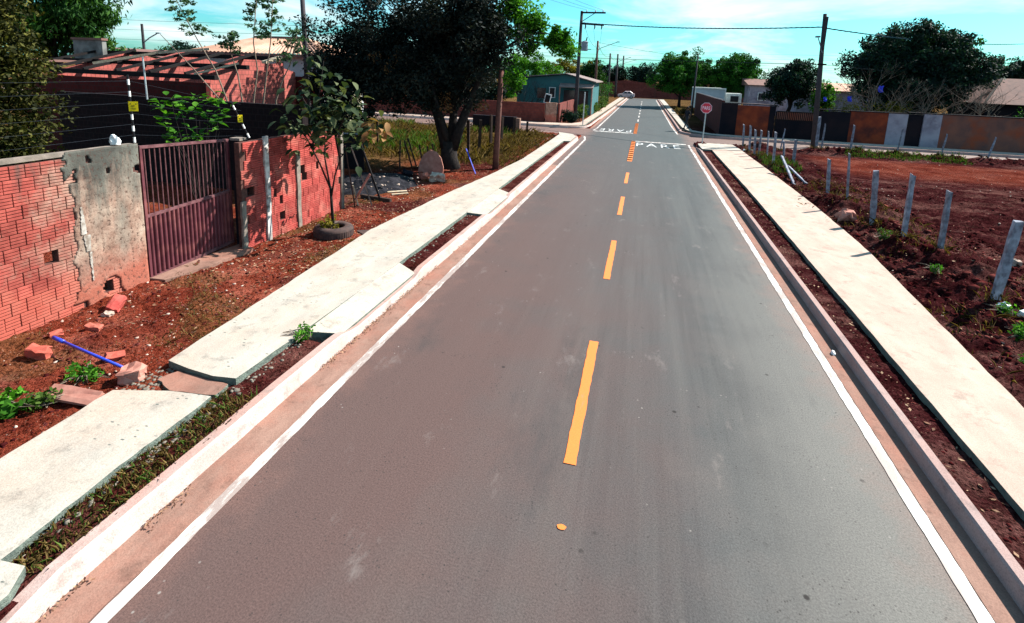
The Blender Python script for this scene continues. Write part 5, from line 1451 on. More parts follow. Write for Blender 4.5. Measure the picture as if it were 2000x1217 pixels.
b = MB(); poly = [(14.9, 0), (17.6, 0), (17.6, 4.0), (17.35, 4.15), (17.3, 4.0), (16.7, 3.95), (16.65, 3.72), (16.15, 3.72), (16.1, 3.45), (15.75, 3.48), (15.7, 3.2), (15.2, 3.25), (14.9, 2.9)]
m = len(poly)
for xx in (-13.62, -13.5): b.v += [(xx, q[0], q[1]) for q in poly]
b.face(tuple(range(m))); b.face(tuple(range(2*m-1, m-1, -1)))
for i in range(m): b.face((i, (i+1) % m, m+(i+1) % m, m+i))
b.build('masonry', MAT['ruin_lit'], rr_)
b = MB(); b.bar((-13.56, 16.6, 4.02), (-13.56, 17.5, 4.24), 0.2, 0.09); b.build('top_slab', MAT['pale_wood'], rr_)
o = MB().box((-24.8, 19.0, 2.35), (1.7, 0.2, 4.7)).build('grey_wall', MAT['grey_block'], None, origin=(-24.8, 19, 0)); tag(o, 'stained grey concrete wall rising beside the mango tree', 'wall')
MB().box((-24.8, 19.0, 4.76), (1.8, 0.3, 0.1)).build('leaf_covered_cap', MAT['roof_brown'], o)

# ---- white house with hipped tile roof
wh = thing('tiled_house', 'white house with pale clay tile roof behind the saplings', 'house', (-20, 27, 0))
part('front_wall', 'offwhite_wall', wh, ((-19.7, 24.1, 2.25), (7.2, 0.2, 4.5)))
part('side_wall', 'cream_wall', wh, ((-16.2, 26.0, 2.25), (0.2, 3.58, 4.5)))
part('back_wall', 'offwhite_wall', wh, ((-19.7, 27.9, 2.25), (7.2, 0.2, 4.5)))
part('left_wall', 'offwhite_wall', wh, ((-23.2, 26.0, 2.25), (0.2, 3.58, 4.5)))
E0, E1, F0, F1, ZE, ZR = -23.9, -15.6, 23.4, 28.6, 4.5, 5.4
ra, rb = (-20.1, 26.0), (-18.4, 26.0)
def roofplane(quad, nrow, ncol, name='roof_slope'):
    """corrugated tile slope between eave a-b and ridge d-c"""
    a, b2, c, d = [Vector(q) for q in quad]; bb = MB()
    nrm = (b2-a).cross(d-a).normalized()
    for i in range(nrow+1):
        t = i/nrow
        for j in range(ncol*4+1):
            u = j/(ncol*4)
            p0 = a.lerp(b2, u).lerp(d.lerp(c, u), t)
            h = 0.035*math.sin(u*ncol*2*math.pi)+0.03*(1-(t*nrow) % 1.0)*0
            q = p0+nrm*h; bb.v.append(tuple(q))
    w = ncol*4+1
    for i in range(nrow):
        for j in range(w-1):
            x = i*w+j; bb.face((x, x+1, x+w+1, x+w))
    return bb.build(name, MAT['roof_tile'], wh, smooth=True)
roofplane([(E0, F0, ZE), (E1, F0, ZE), (rb[0], rb[1], ZR), (ra[0]-1.6, ra[1], ZR)], 8, 34)
roofplane([(E1, F0, ZE), (E1, F1, ZE), (rb[0], rb[1], ZR), (rb[0], rb[1], ZR)], 8, 34)
roofplane([(E0, F1, ZE), (E0, F0, ZE), (ra[0]-1.6, ra[1], ZR), (ra[0]-1.6, ra[1], ZR)], 8, 34)
b = MB(); b.bar((ra[0]-1.7, ra[1], ZR+0.02), (rb[0]+0.1, rb[1], ZR+0.02), 0.16, 0.14); b.build('ridge', MAT['roof_brown'], wh)
b = MB(); b.box((-19.75, F0+0.03, ZE-0.09), (8.3, 0.05, 0.14)); b.build('fascia', MAT['roof_brown'], wh)
part('window', 'dark_glass', wh, ((-20.6, 23.98, 2.6), (1.2, 0.08, 1.1)))

# ---- far left roofs, poles, trees
fh = thing('far_house', 'brown gable roof seen over the ruined house', 'house', (-47, 42, 0))
part('wall', 'offwhite_wall', fh, ((-46.5, 43.5, 2.0), (6.5, 5.0, 4.0)))
b = MB(); b.v += [(-50.2, 40.4, 4.9), (-43.0, 40.4, 4.0), (-43.0, 47, 4.0), (-50.2, 47, 4.9), (-50.2, 40.4, 4.8), (-43.0, 40.4, 3.9), (-43.0, 47, 3.9), (-50.2, 47, 4.8)]
for fc in ((0, 1, 2, 3), (7, 6, 5, 4), (0, 4, 5, 1), (1, 5, 6, 2), (2, 6, 7, 3), (3, 7, 4, 0)): b.face(fc)
b.build('roof', MAT['roof_brown'], fh)
for k, (lb, c, rd, sd, mt) in enumerate((('rounded far tree behind the brown gable roof', (-70, 58, 3.6), (5.5, 4, 2.0), 201, 'leaf_mango'), ('low far tree right of the street lamp at left', (-64.5, 60, 3.6), (2.6, 2.5, 1.9), 202, 'leaf_mango'), ('tall rounded far tree left of the tiled house', (-61.8, 60, 4.8), (2.2, 2.2, 1.8), 203, 'leaf_navy'), ('far tree touching the left end of the tiled house', (-57.5, 60, 3.9), (2.4, 2.2, 1.4), 204, 'leaf_mango'), ('leafy tree beside the grey stained wall', (-32, 26, 3.4), (1.6, 1.6, 1.2), 205, 'leaf_mango'))):
    tree('far_tree', lb, (c[0], c[1], 0), c, rd, 42, 60, 0.34, sd, mt, 0.22, clump=0.7, group='far trees on the left')
sl_ = thing('street_lamp', 'thin street lamp pole above the roofs at left', 'street lamp', (-51.4, 45, 0))
b = MB(); b.tube([(-51.4, 45, 0), (-51.45, 45, 7.5)], [0.17, 0.12], 8); b.build('pole', MAT['pole_concrete'], sl_)
b = MB(); b.tube([(-51.4, 45, 5.6), (-50.6, 45, 6.1), (-49.6, 45, 6.55)], 0.06, 6); b.box((-49.4, 45, 6.6), (0.5, 0.2, 0.12)); b.build('lamp_arm', MAT['grey_metal'], sl_)
# ================================================================== beyond the crossing, left
cw = thing('corner_wall', 'low red brick wall at the far left corner of the crossing', 'wall', (-7.2, 42, 0))
part('front_wall', 'far_brick', cw, ((-19.6, 42.45, 0.83), (23.4, 0.16, 1.66)))
part('side_wall', 'far_brick', cw, ((-6.75, 47.1, 0.85), (0.16, 9.2, 1.7)))
part('corner_pier', 'brick_old', cw, ((-7.35, 42.42, 0.87), (0.9, 0.24, 1.74)))
th = thing('teal_house', 'teal painted house with low gable behind the corner wall', 'house', (-9, 54, 0))
b = MB(); poly = [(-12.9, 0), (-5.2, 0), (-5.2, 3.4), (-7.9, 4.03), (-12.9, 3.5)]
m = len(poly)
for yy in (53.2, 61.0): b.v += [(q[0], yy, q[1]) for q in poly]
b.face(tuple(range(m))); b.face(tuple(range(2*m-1, m-1, -1)))
for i in range(m): b.face((i, (i+1) % m, m+(i+1) % m, m+i))
b.build('wall', MAT['teal'], th)
b = MB()
for (xa, za, xb, zb_) in ((-13.3, 3.54, -7.9, 4.1), (-7.9, 4.1, -4.8, 3.36)):
    n0 = len(b.v); b.v += [(xa, 52.8, za), (xb, 52.8, zb_), (xb, 61.4, zb_), (xa, 61.4, za), (xa, 52.8, za+0.09), (xb, 52.8, zb_+0.09), (xb, 61.4, zb_+0.09), (xa, 61.4, za+0.09)]
    for fc in ((0, 3, 2, 1), (4, 5, 6, 7), (0, 1, 5, 4), (2, 3, 7, 6), (3, 0, 4, 7), (1, 2, 6, 5)): b.face(tuple(n0+i for i in fc))
b.build('roof', MAT['roof_grey'], th)
def window(x, z, w, h, y=53.14, parent=None, mat='dark_glass', fr='teal'):
    o = MB().box((x, y, z), (w, 0.08, h)).build('window', MAT[mat], parent)
    f = MB()
    for (cx_, cz_, ww, hh) in ((x, z+h/2, w+0.1, 0.06), (x, z-h/2, w+0.1, 0.06), (x-w/2, z, 0.06, h-0.06), (x+w/2, z, 0.06, h-0.06)): f.box((cx_, y-0.05, cz_), (ww, 0.05, hh))
    f.build('frame', MAT[fr], o); return o
window(-10.3, 2.1, 0.98, 1.1, parent=th)
window(-9.2, 2.2, 0.58, 1.0, parent=th, fr='white')
window(-7.4, 1.8, 1.3, 1.5, parent=th)
window(-6.0, 1.8, 1.0, 1.5, parent=th)
b = MB(); b.v += [(-8.4, 52.2, 2.85), (-5.0, 52.2, 2.85), (-5.0, 53.15, 3.2), (-8.4, 53.15, 3.2), (-8.4, 52.2, 2.78), (-5.0, 52.2, 2.78), (-5.0, 53.15, 3.12), (-8.4, 53.15, 3.12)]
for fc in ((0, 1, 2, 3), (7, 6, 5, 4), (0, 4, 5, 1), (1, 5, 6, 2), (2, 6, 7, 3), (3, 7, 4, 0)): b.face(fc)
b.build('awning', MAT['roof_grey'], th)
for x in (-8.3, -5.1): MB().box((x, 52.3, 1.4), (0.1, 0.1, 2.76)).build('awning_post', MAT['pink_board'], th)
o = MB().box((-8.1, 44.6, 1.95), (0.55, 0.06, 0.8), Matrix.Rotation(rad(12), 3, 'Y')).build('door_frame_scrap', MAT['white'], None, origin=(-8.1, 44.6, 1.5)); tag(o, 'small white frame leaning in front of the teal house', 'frame')
MB().box((-8.1, 44.56, 1.95), (0.4, 0.03, 0.64), Matrix.Rotation(rad(12), 3, 'Y')).build('panel', MAT['dark_glass'], o)
o = MB(); o.box((-8.1, 44.6, 0.8), (0.5, 0.3, 1.56)); tag(o.build('storage_box', MAT['wall_dark'], None, origin=(-8.1, 44.6, 0.06)), 'dark upright box behind the corner wall under the white frame', 'box')

# bare shrub in front of the teal house
bs = thing('bare_shrub', 'bare branching shrub in front of the teal house', 'shrub', (-9.7, 44.2, 0))
b = MB(); R_ = random.Random(161)
def twig(b, p_, d, L, r_, depth):
    q = p_+d*L; b.tube([p_, p_.lerp(q, .5)+Vector((R_.uniform(-.05, .05)*L, 0, R_.uniform(0, .05)*L)), q], [r_, r_*.8, r_*.55], 5, cap=False)
    if depth == 0: return
    for k in range(R_.choice((2, 3))):
        e = (d+Vector((R_.gauss(0, .5), R_.gauss(0, .5), R_.gauss(0.1, .25)))).normalized()
        twig(b, q, e, L*R_.uniform(.55, .8), r_*.55, depth-1)
for k in range(4): twig(b, Vector((-9.7, 44.2, 0)), Vector((R_.gauss(0, .3), R_.gauss(0, .2), 1)).normalized(), 1.3, 0.05, 4)
b.build('branches', MAT['bark'], bs)
# trees behind
FT = 'trees beyond the crossing'
def far_tree(lb, c, rd, sd, mt='leaf_round', n=60, per=70, ls=0.26, cl=0.62, r0=0.22, **kw):
    return tree('far_tree', lb, (c[0], c[1], 0), c, rd, int(n*1.5), int(per*1.5), ls*1.12, sd, mt, r0, clump=cl, group=FT, **kw)
far_tree('bright leafy tree behind the left end of the teal house', (-15.5, 67, 4.0), (4.6, 2.6, 2.7), 211, 'leaf_lime', 110, 80, 0.22)
far_tree('yellowish leafy tree above the teal house roof', (-10.0, 70, 4.3), (3.8, 2.4, 2.0), 212, 'leaf_scrub', 50, 70)
far_tree('small leafy tree right of the transformer pole', (-6.6, 66, 4.6), (1.5, 1.5, 1.4), 213, 'leaf_mango', 24, 46)
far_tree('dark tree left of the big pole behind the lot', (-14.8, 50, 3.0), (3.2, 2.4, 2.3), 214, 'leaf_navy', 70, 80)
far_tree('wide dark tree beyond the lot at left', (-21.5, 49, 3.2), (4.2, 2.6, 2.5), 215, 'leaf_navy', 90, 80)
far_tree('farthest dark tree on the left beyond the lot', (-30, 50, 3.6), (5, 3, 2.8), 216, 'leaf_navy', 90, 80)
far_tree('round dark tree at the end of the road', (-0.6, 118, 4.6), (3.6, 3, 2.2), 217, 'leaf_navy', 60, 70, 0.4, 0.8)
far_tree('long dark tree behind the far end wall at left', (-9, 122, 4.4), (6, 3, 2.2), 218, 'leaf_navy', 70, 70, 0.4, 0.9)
far_tree('big bright round tree on the right of the far road', (4.8, 79, 4.9), (4.3, 3.6, 3.0), 221, 'leaf_round', 130, 100, 0.27, 0.75)
far_tree('second round green tree behind the white truck', (11.8, 79, 4.9), (3.4, 3.2, 3.05), 222, 'leaf_round', 110, 100, 0.27, 0.72)
far_tree('dark tree between the two round trees', (8.2, 84, 4.2), (2.4, 2, 1.9), 223, 'leaf_navy', 40, 60, 0.3)
far_tree('dark bushy tree left of the pole by the dirt lot', (13.4, 55, 4.1), (2.5, 2.2, 2.1), 224, 'leaf_navy', 90, 95, 0.22, 0.55)
far_tree('yellow green young tree beside the lamp pole on the right', (15.6, 53, 2.9), (1.0, 1.2, 1.5), 225, 'leaf_lime', 36, 60, 0.18, 0.4)
far_tree('far dark tree behind the first round tree', (13.5, 100, 4.0), (3.0, 2.4, 1.9), 227, 'leaf_navy', 40, 60, 0.35)
far_tree('distant tree at the right edge above the roof', (33.5, 62, 5.2), (3.2, 3, 2.2), 226, 'leaf_navy', 80, 80, 0.27)
# hedge bushes along the far road, left
FB = 'bushes along the far road'
for k, (lb, x, y, s_, mt) in enumerate((('dark agave like bush at the foot of the transformer pole', -6.0, 43.6, (0.75, 0.6, 0.6), 'leaf_navy'), ('green bush between the two poles on the left', -5.7, 50.5, (0.6, 1.6, 0.65), 'grass_green'), ('tall grassy bush beside the far left pavement', -5.3, 58, (0.6, 2.4, 0.7), 'grass_green'), ('grassy bush before the parked car', -5.2, 68, (0.6, 3.0, 0.8), 'grass_green'), ('large green roadside bush before the end of the road', -6.4, 80, (2.2, 3.6, 2.2), 'leaf_round'), ('big dark bush behind the lamp pole', -7.4, 72, (1.8, 3.0, 2.0), 'leaf_mango'))):
    bush('roadside_bush', lb, (x, y, 0.02), s_, 40, 60, 0.2 if k < 5 else 0.26, 230+k, mt, clump=0.3 if k < 4 else 0.6, group=FB, aspect=0.3)
bush('dry_bush', 'pale dry bush at the foot of the round tree on the right', (4.0, 62, 0), (0.5, 1.0, 0.5), 20, 50, 0.16, 240, 'grass_dry', clump=0.25)

# ---- poles
def upole(name, label, x, y, h, lean=0.0, r=0.15, mat='pole_concrete', cat='utility pole', group='utility poles'):
    t = thing(name, label, cat, (x, y, 0), group)
    b = MB(); b.tube([(x, y, -0.1), (x+lean*0.5, y, h*0.5), (x+lean, y, h)], [r*1.15, r, r*0.75], 9)
    b.build('pole', MAT[mat], t, smooth=True); return t
t1 = upole('utility_pole', 'utility pole with crossarms and grey transformer at the crossing', -6.0, 47.3, 9.55, 0.05, 0.16)
b = MB(); b.box((-4.95, 47.15, 9.4), (2.15, 0.12, 0.13)); b.build('crossarm', MAT['dark_wood'], t1)
b = MB(); b.box((-4.95, 47.1, 8.4), (2.0, 0.1, 0.11), Matrix.Rotation(rad(3), 3, 'Y')); b.build('crossarm', MAT['dark_wood'], t1)
b = MB(); b.bar((-5.95, 47.15, 8.6), (-4.8, 47.15, 9.36), 0.05, 0.05); b.build('brace', MAT['dark_wood'], t1)
for x in (-5.55, -4.75, -4.15):
    b = MB(); b.tube([(x, 47.1, 8.38), (x+0.03, 47.1, 8.2), (x-0.02, 47.1, 8.0)], [0.05, 0.06, 0.035], 7); b.build('insulator', MAT['insulator'], t1)
for x in (-5.5, -4.75, -4.1):
    b = MB(); b.lathe([(0.02, 9.46), (0.06, 9.5), (0.035, 9.56), (0.06, 9.6), (0.0, 9.66)], (x, 47.15, 0), 8); b.build('insulator', MAT['sign_white'], t1)
tf = MB(); tf.lathe([(0, 6.15), (0.27, 6.15), (0.29, 6.2), (0.29, 6.85), (0.31, 6.87), (0.31, 6.92), (0.1, 7.02), (0, 7.02)], (-5.5, 47.1, 0), 14)
tfo = tf.build('transformer', MAT['grey_metal'], t1, smooth=False)
b = MB(); b.tube([(-5.4, 47.1, 6.98), (-5.32, 47.1, 7.35)], [0.06, 0.04], 7); b.build('bushing', MAT['insulator'], tfo)
b = MB(); b.box((-5.1, 47.1, 6.3), (0.35, 0.08, 0.05)); b.box((-5.8, 47.15, 6.5), (0.4, 0.1, 0.08)); b.build('bracket', MAT['dark_wood'], tfo)
def lamp_pole(label, x, y, h, arm, mat='pole_wood', r=0.15):
    t = upole('street_lamp', label, x, y, h, -0.05, r, mat, 'street lamp', 'street lamps along the far road')
    b = MB(); ax, az = arm; b.tube([(x, y, az-1.0), (x+0.35*(1 if ax > 0 else -1), y, az-0.72), (x+ax, y, az)], 0.04, 6); b.build('arm', MAT['steel'], t)
    b = MB(); b.box((x+ax+0.1*(1 if ax > 0 else -1), y, az+0.02), (0.36, 0.16, 0.09)); b.build('lamp_head', MAT['grey_metal'], t)
    return t
lamp_pole('brown street lamp pole behind the transformer pole', -5.85, 63.5, 8.1, (2.2, 8.0))
lamp_pole('third pole along the left side of the far road', -5.75, 84.6, 7.6, (1.6, 6.0), 'pole_concrete', 0.17)
lamp_pole('fourth pole along the left side of the far road', -5.7, 105, 8.4, (2.2, 7.8), 'pole_concrete', 0.2)
lamp_pole('fifth and farthest pole along the far road', -5.5, 126, 8.9, (2.6, 8.0), 'pole_concrete', 0.22)
t2 = upole('utility_pole', 'tall leaning utility pole with small lamp at the edge of the dirt lot', 10.9, 37.6, 8.4, -0.42, 0.15)
b = MB(); b.tube([(10.6, 37.5, 6.0), (10.4, 37.4, 6.45), (10.2, 37.3, 6.9)], 0.03, 6); b.box((10.16, 37.3, 6.98), (0.22, 0.3, 0.1)); b.build('lamp_arm', MAT['grey_metal'], t2)
b = MB(); b.box((10.66, 37.45, 5.3), (0.5, 0.1, 0.09)); b.build('cable_bracket', MAT['dark_wood'], t2)
b = MB(); b.box((10.56, 37.42, 7.2), (0.14, 0.16, 2.0)); b.build('pole_sleeve', MAT['pole_concrete'], t2)
up_ = upole('utility_pole', 'slim grey pole behind the red wall right of the far road', 5.1, 61, 6.8, 0.1, 0.09)
# ---- cables, one thing each
def cable(label, a, c, sag, r=0.014, mat='wire', twist=False, grp='overhead cables'):
    a, c = Vector(a), Vector(c); n = 16 if not twist else 60; b = MB(); pts = []
    for i in range(n+1):
        t = i/n; q = a.lerp(c, t); q.z -= sag*4*t*(1-t); pts.append(q)
    if twist:
        for ph in (0, 2.1, 4.2):
            b.tube([p_+Vector((0, math.cos(i*1.7+ph), math.sin(i*1.7+ph)))*r for i, p_ in enumerate(pts)], r, 4, cap=False)
    else: b.tube(pts, r, 4, cap=False)
    return tag(b.build('overhead_cable', MAT[mat], None, origin=tuple(a)), label, 'cable', grp)
cable('thick twisted cable from transformer pole to pole by the lot', (-5.9, 47.2, 8.55), (10.5, 37.6, 7.6), 0.25, 0.028, 'cable', True)
cable('thick twisted cable from the leaning pole off to the right', (10.5, 37.6, 7.55), (39.5, 70, 9.3), 0.4, 0.028, 'cable', True)
cable('lower cable from the leaning pole to the right', (10.7, 37.5, 5.3), (42, 78, 6.2), 0.3)
cable('lower cable from the leaning pole to the far left', (10.7, 37.5, 5.3), (-40, 90, 8.0), 0.4, 0.02)
for k, dz in enumerate((0, 0.35, 0.7)):
    cable(f'{ord_[k]} upper wire running from the transformer pole over the near left', (-5.5+k*0.7, 47.1, 9.62), (-5.5+k*0.9-6, 10, 9.3+0.2*k), 0.5, 0.011)
    cable(f'{ord_[k]} hanging wire from transformer pole to the brown lamp pole', (-5.5+k*0.7, 47.1, 8.0), (-5.85, 63.5, 7.4-0.4*k), 0.5, 0.014)
for k, (a, c) in enumerate((((-5.85, 63.5, 7.7), (-5.75, 84.6, 7.3)), ((-5.75, 84.6, 7.3), (-5.7, 105, 7.9)), ((-5.7, 105, 7.9), (-5.5, 126, 8.4)))):
    cable(('cable from the brown lamp pole to the third pole', 'cable from the third to the fourth far pole', 'cable from the fourth to the fifth far pole')[k], a, c, 0.7, 0.022)
cable('long wire over the far road towards the right trees', (-5.85, 63.5, 7.9), (30, 95, 6.8), 0.8, 0.02)
for k in range(4):
    cable(f'{ord_[k]} distant wire across the sky above the far trees', (-60, 100, 6.9+k*0.8), (70, 112, 7.4+k*0.9), 0.6, 0.02, grp='distant wires')
for k in range(3):
    cable(f'{ord_[k]} distant wire across the sky at upper left', (-90, 50, 6.4+k*1.3), (-18, 55, 6.6+k*0.9), 0.3, 0.02, grp='distant wires')

# ---- sign post seen edge-on, far left corner
sp_ = thing('sign_post', 'slim pale sign post on the far left pavement corner', 'sign post', (-4.62, 41.6, 0.18))
b = MB(); b.tube([(-4.62, 41.6, 0.1), (-4.6, 41.6, 2.75)], 0.045, 8); b.build('post', MAT['steel'], sp_)
b = MB(); b.box((-4.6, 41.66, 2.42), (0.02, 0.6, 0.6), Matrix.Rotation(rad(4), 3, 'Z')); b.build('sign_plate', MAT['grey_metal'], sp_)

# ---- parked car at the end of the road
car = thing('parked_car', 'pale hatchback car parked at the end of the road', 'car', (-3.6, 105.5, 0.0))
prof = [(-1.55, 0.3), (-1.62, 0.55), (-1.55, 0.78), (-0.75, 0.92), (-0.25, 1.38), (0.75, 1.42), (1.35, 0.98), (1.58, 0.92), (1.62, 0.5), (1.55, 0.28)]
b = MB(); m = len(prof)
for dy_, k in ((-0.78, 0.94), (-0.6, 1.0), (0.6, 1.0), (0.78, 0.94)):
    b.v += [(-3.6+x_, 105.5+dy_*(1.0 if z_ < 0.95 else 0.84), z_*(k if z_ > 1 else 1)) for x_, z_ in prof]
for s_ in range(3):
    for i in range(m): b.face((s_*m+i, s_*m+(i+1) % m, (s_+1)*m+(i+1) % m, (s_+1)*m+i))
b.face(tuple(range(m))); b.face(tuple(range(4*m-1, 3*m-1, -1)))
b.build('body', MAT['car_paint'], car)
for (xa, xb) in ((-0.6, 0.2), (0.28, 1.05)):
    b = MB(); b.v += [(-3.6+xa, 104.70, 0.97), (-3.6+xb, 104.70, 0.97), (-3.6+xb-0.12, 104.80, 1.3), (-3.6+xa+0.38*(xa < 0), 104.80, 1.3)]; b.face((0, 1, 2, 3)); b.build('side_window', MAT['dark_glass'], car)
b = MB(); b.v += [(-4.32, 104.95, 0.97), (-4.32, 106.05, 0.97), (-3.92, 105.95, 1.36), (-3.92, 105.05, 1.36)]; b.face((0, 1, 2, 3)); b.build('windscreen', MAT['dark_glass'], car)
wm = MB().lathe([(0.0, -0.09), (0.2, -0.09), (0.3, -0.08), (0.31, 0.0), (0.3, 0.08), (0.0, 0.08)], (0, 0, 0), 14, 'Y').mesh('wheel', MAT['tyre'])
hub = MB().lathe([(0.0, -0.1), (0.16, -0.1), (0.17, -0.085)], (0, 0, 0), 10, 'Y').mesh('hub', MAT['steel'])
for x_ in (-1.0, 1.0):
    for y_ in (-0.74, 0.74):
        o = link('wheel', wm, car, (x_, y_, 0.31)); 
        if y_ < 0: link('hub', hub, o)
# end wall
ew = thing('end_wall', 'dark red brick wall closing the far end of the road', 'wall', (-1, 110, 0))
part('wall_body', 'far_brick', ew, ((2.0, 110.5, 1.35), (44, 0.2, 2.7)))
b = MB(); b.v += [(-9, 110.3, 2.7), (2.5, 110.3, 2.7), (-4, 110.3, 3.5), (-9, 110.55, 2.7), (2.5, 110.55, 2.7), (-4, 110.55, 3.5)]
for fc in ((0, 1, 2), (3, 5, 4), (0, 3, 4, 1), (1, 4, 5, 2), (2, 5, 3, 0)): b.face(fc)
b.build('gable_top', MAT['far_brick'], ew)
b = MB(); b.box((1.9, 110.2, 2.3), (0.12, 0.12, 4.6)); tag(b.build('post', MAT['pole_wood'], None, origin=(1.9, 110.2, 0)), 'thin reddish post before the far end wall', 'post')

# ================================================================== right: wall beyond the crossing
rwall = thing('street_wall', 'long patched wall beyond the crossing on the right', 'wall', (5, 41, 0))
def wpanel(name, x0, x1, h, mat, y=41.15, t=0.2, z0=0.0):
    return part(name, mat, rwall, (((x0+x1)/2, y, z0+h/2), (x1-x0-0.004, t, h)))
def wall_seg(name, a, c, h, mat, t=0.2):
    b = MB(); a_, c_ = Vector((*a, 0)), Vector((*c, 0)); d = (c_-a_).normalized(); nn = Vector((-d.y, d.x, 0))*t/2
    b.prism([tuple((a_-nn)[:2]), tuple((c_-nn)[:2]), tuple((c_+nn)[:2]), tuple((a_+nn)[:2])], 0, h)
    return b.build(name, MAT[mat], rwall)
wall_seg('wall_section', (5.75, 64), (5.62, 41.27), 2.6, 'ruin_brick')  # shaded brick copy keeps this face dark
wpanel('wall_panel', 5.5, 6.6, 2.42, 'wall_dark'); wpanel('wall_panel', 6.6, 8.75, 2.35, 'wall_orange', 41.17)
wpanel('wall_panel', 8.75, 9.15, 2.4, 'wall_dark')
wpanel('wall_panel', 11.75, 13.95, 2.22, 'wall_dark'); wpanel('wall_panel', 13.95, 16.25, 2.3, 'wall_orange', 41.17)
wpanel('pale_panel', 16.25, 17.42, 2.3, 'wall_pale', 41.15)
wpanel('wall_panel', 17.42, 18.35, 2.3, 'wall_dark', 41.25); wpanel('pale_panel', 18.35, 19.4, 2.36, 'wall_pale', 41.15)
wpanel('wall_panel', 19.4, 24.4, 2.38, 'wall_rust', 41.17); wpanel('wall_panel', 24.4, 60, 2.4, 'wall_dark')
for x0, x1, h in ((5.5, 9.15, 2.43), (11.75, 17.42, 2.3), (17.42, 24.4, 2.38)):
    part('coping', 'wall_dark', rwall, (((x0+x1)/2, 41.17, h+0.03), (x1-x0, 0.28, 0.06)))
R_ = random.Random(71)
pts = [(5.74, 63.5), (5.7, 52), (5.66, 46), (5.64, 43.5), (5.62, 41.5)]
b = MB(); b.tube([(x, y, 2.63+R_.uniform(-.02, .02)) for x, y in pts], 0.055, 6); b.build('lit_top_edge', MAT['kerb'], rwall)  # pale tube painted as the sunlit top edge of the wall
part('far_coping_strip', 'kerb', rwall, ((7.7, 41.17, 2.48), (2.0, 0.16, 0.05)))
# gate in the wall
gt = thing('slatted_gate', 'dark slatted metal gate in the patched street wall', 'gate', (10.45, 41.1, 0.05))
for x in (9.22, 11.66): MB().box((x, 41.1, 1.05), (0.08, 0.08, 2.0)).build('stile', MAT['dark_wood'], gt)
for z in (0.15, 1.45, 2.05): MB().box((10.44, 41.1, z), (2.34, 0.06, 0.07)).build('rail', MAT['dark_wood'], gt)
slm = MB().box((0, 0, 0), (0.105, 0.03, 1.22)).mesh('slat', MAT['wall_dark'])
slm2 = MB().box((0, 0, 0), (0.05, 0.03, 0.52)).mesh('slat', MAT['wall_rust'])
for k in range(20):
    link('slat', slm, gt, (-1.14+k*0.12, 0.0, 0.75))
    link('slat', slm2, gt, (-1.14+k*0.12, 0.0, 1.7))
part('back_sheet', 'wall_dark', gt, ((10.44, 41.2, 1.05), (2.36, 0.03, 1.95)))
# truck behind the wall
tk = thing('box_truck', 'white box truck parked behind the corner of the patched wall', 'truck', (7.6, 69, 0))
part('cargo_box', 'truck_grey', tk, ((7.6, 70.4, 1.9), (3.4, 5.0, 2.3)))
for z in (0.8, 3.1): part('box_rail', 'truck_white', tk, ((7.6, 67.86, z), (3.56, 0.1, 0.17)))
for x in (5.9, 9.3): part('corner_post', 'truck_white', tk, ((x, 67.86, 1.95), (0.15, 0.1, 2.13)))
part('roof_edge', 'truck_white', tk, ((7.6, 70.4, 3.1), (3.5, 4.9, 0.1)))
part('cab', 'truck_white', tk, ((10.4, 69.6, 1.45), (1.8, 2.2, 2.3)))
part('windscreen', 'dark_glass', tk, ((11.32, 69.6, 1.95), (0.05, 1.9, 0.9)))
part('side_window', 'dark_glass', tk, ((10.5, 68.48, 1.95), (0.9, 0.05, 0.7)))
part('chassis', 'black', tk, ((8.3, 70.2, 0.64), (5.6, 1.2, 0.24)))
for x in (6.8, 10.4):
    for y in (68.3, 72.2):
        o = link('wheel', wm, tk, (x-7.6, y-69, 0.45)); o.scale = (1.45, 1.5, 1.45)
# far houses on the right
h1 = thing('far_house', 'grey house with brown roof between the trees on the right', 'house', (15, 72, 0))
part('wall', 'wall_pale', h1, ((15, 74, 1.8), (4.4, 4, 3.6)))
b = MB(); b.prism([(12.4, 71.6), (17.6, 71.6), (17.6, 76.4), (12.4, 76.4)], 3.62, lambda x, y: 4.5 if y > 74 else 3.72); b.build('roof', MAT['roof_brown'], h1)
window(14.2, 2.3, 0.9, 0.9, 71.96, h1, fr='white')
h2 = thing('far_house', 'house with brown tiled hip roof at the right edge', 'house', (29, 49, 0))
part('wall', 'wall_dark', h2, ((29.2, 50.2, 1.55), (8.0, 5.0, 3.1)))
b = MB(); b.v += [(24.6, 46.8, 3.15), (34, 46.8, 3.15), (34, 53.6, 3.15), (24.6, 53.6, 3.15), (27.2, 50.2, 5.1), (32, 50.2, 5.1)]
for fc in ((0, 1, 5, 4), (1, 2, 5), (2, 3, 4, 5), (3, 0, 4), (3, 2, 1, 0)): b.face(fc)
b.build('roof', MAT['roof_brown'], h2)
b = MB(); b.bar((24.6, 46.75, 3.15), (27.2, 50.1, 5.1), 0.12, 0.1); b.build('hip_tiles', MAT['dark_wood'], h2)
h3 = thing('far_house', 'pale roofed house behind the scrub right of the leaning pole', 'house', (18, 60, 0))
part('wall', 'wall_pale', h3, ((19.5, 63, 1.7), (8, 4, 3.4)))
b = MB(); b.prism([(15.2, 60.6), (23.8, 60.6), (23.8, 65.4), (15.2, 65.4)], 3.42, lambda x, y: 3.5 if y < 63 else 4.3); b.build('roof', MAT['roof_tile'], h3)
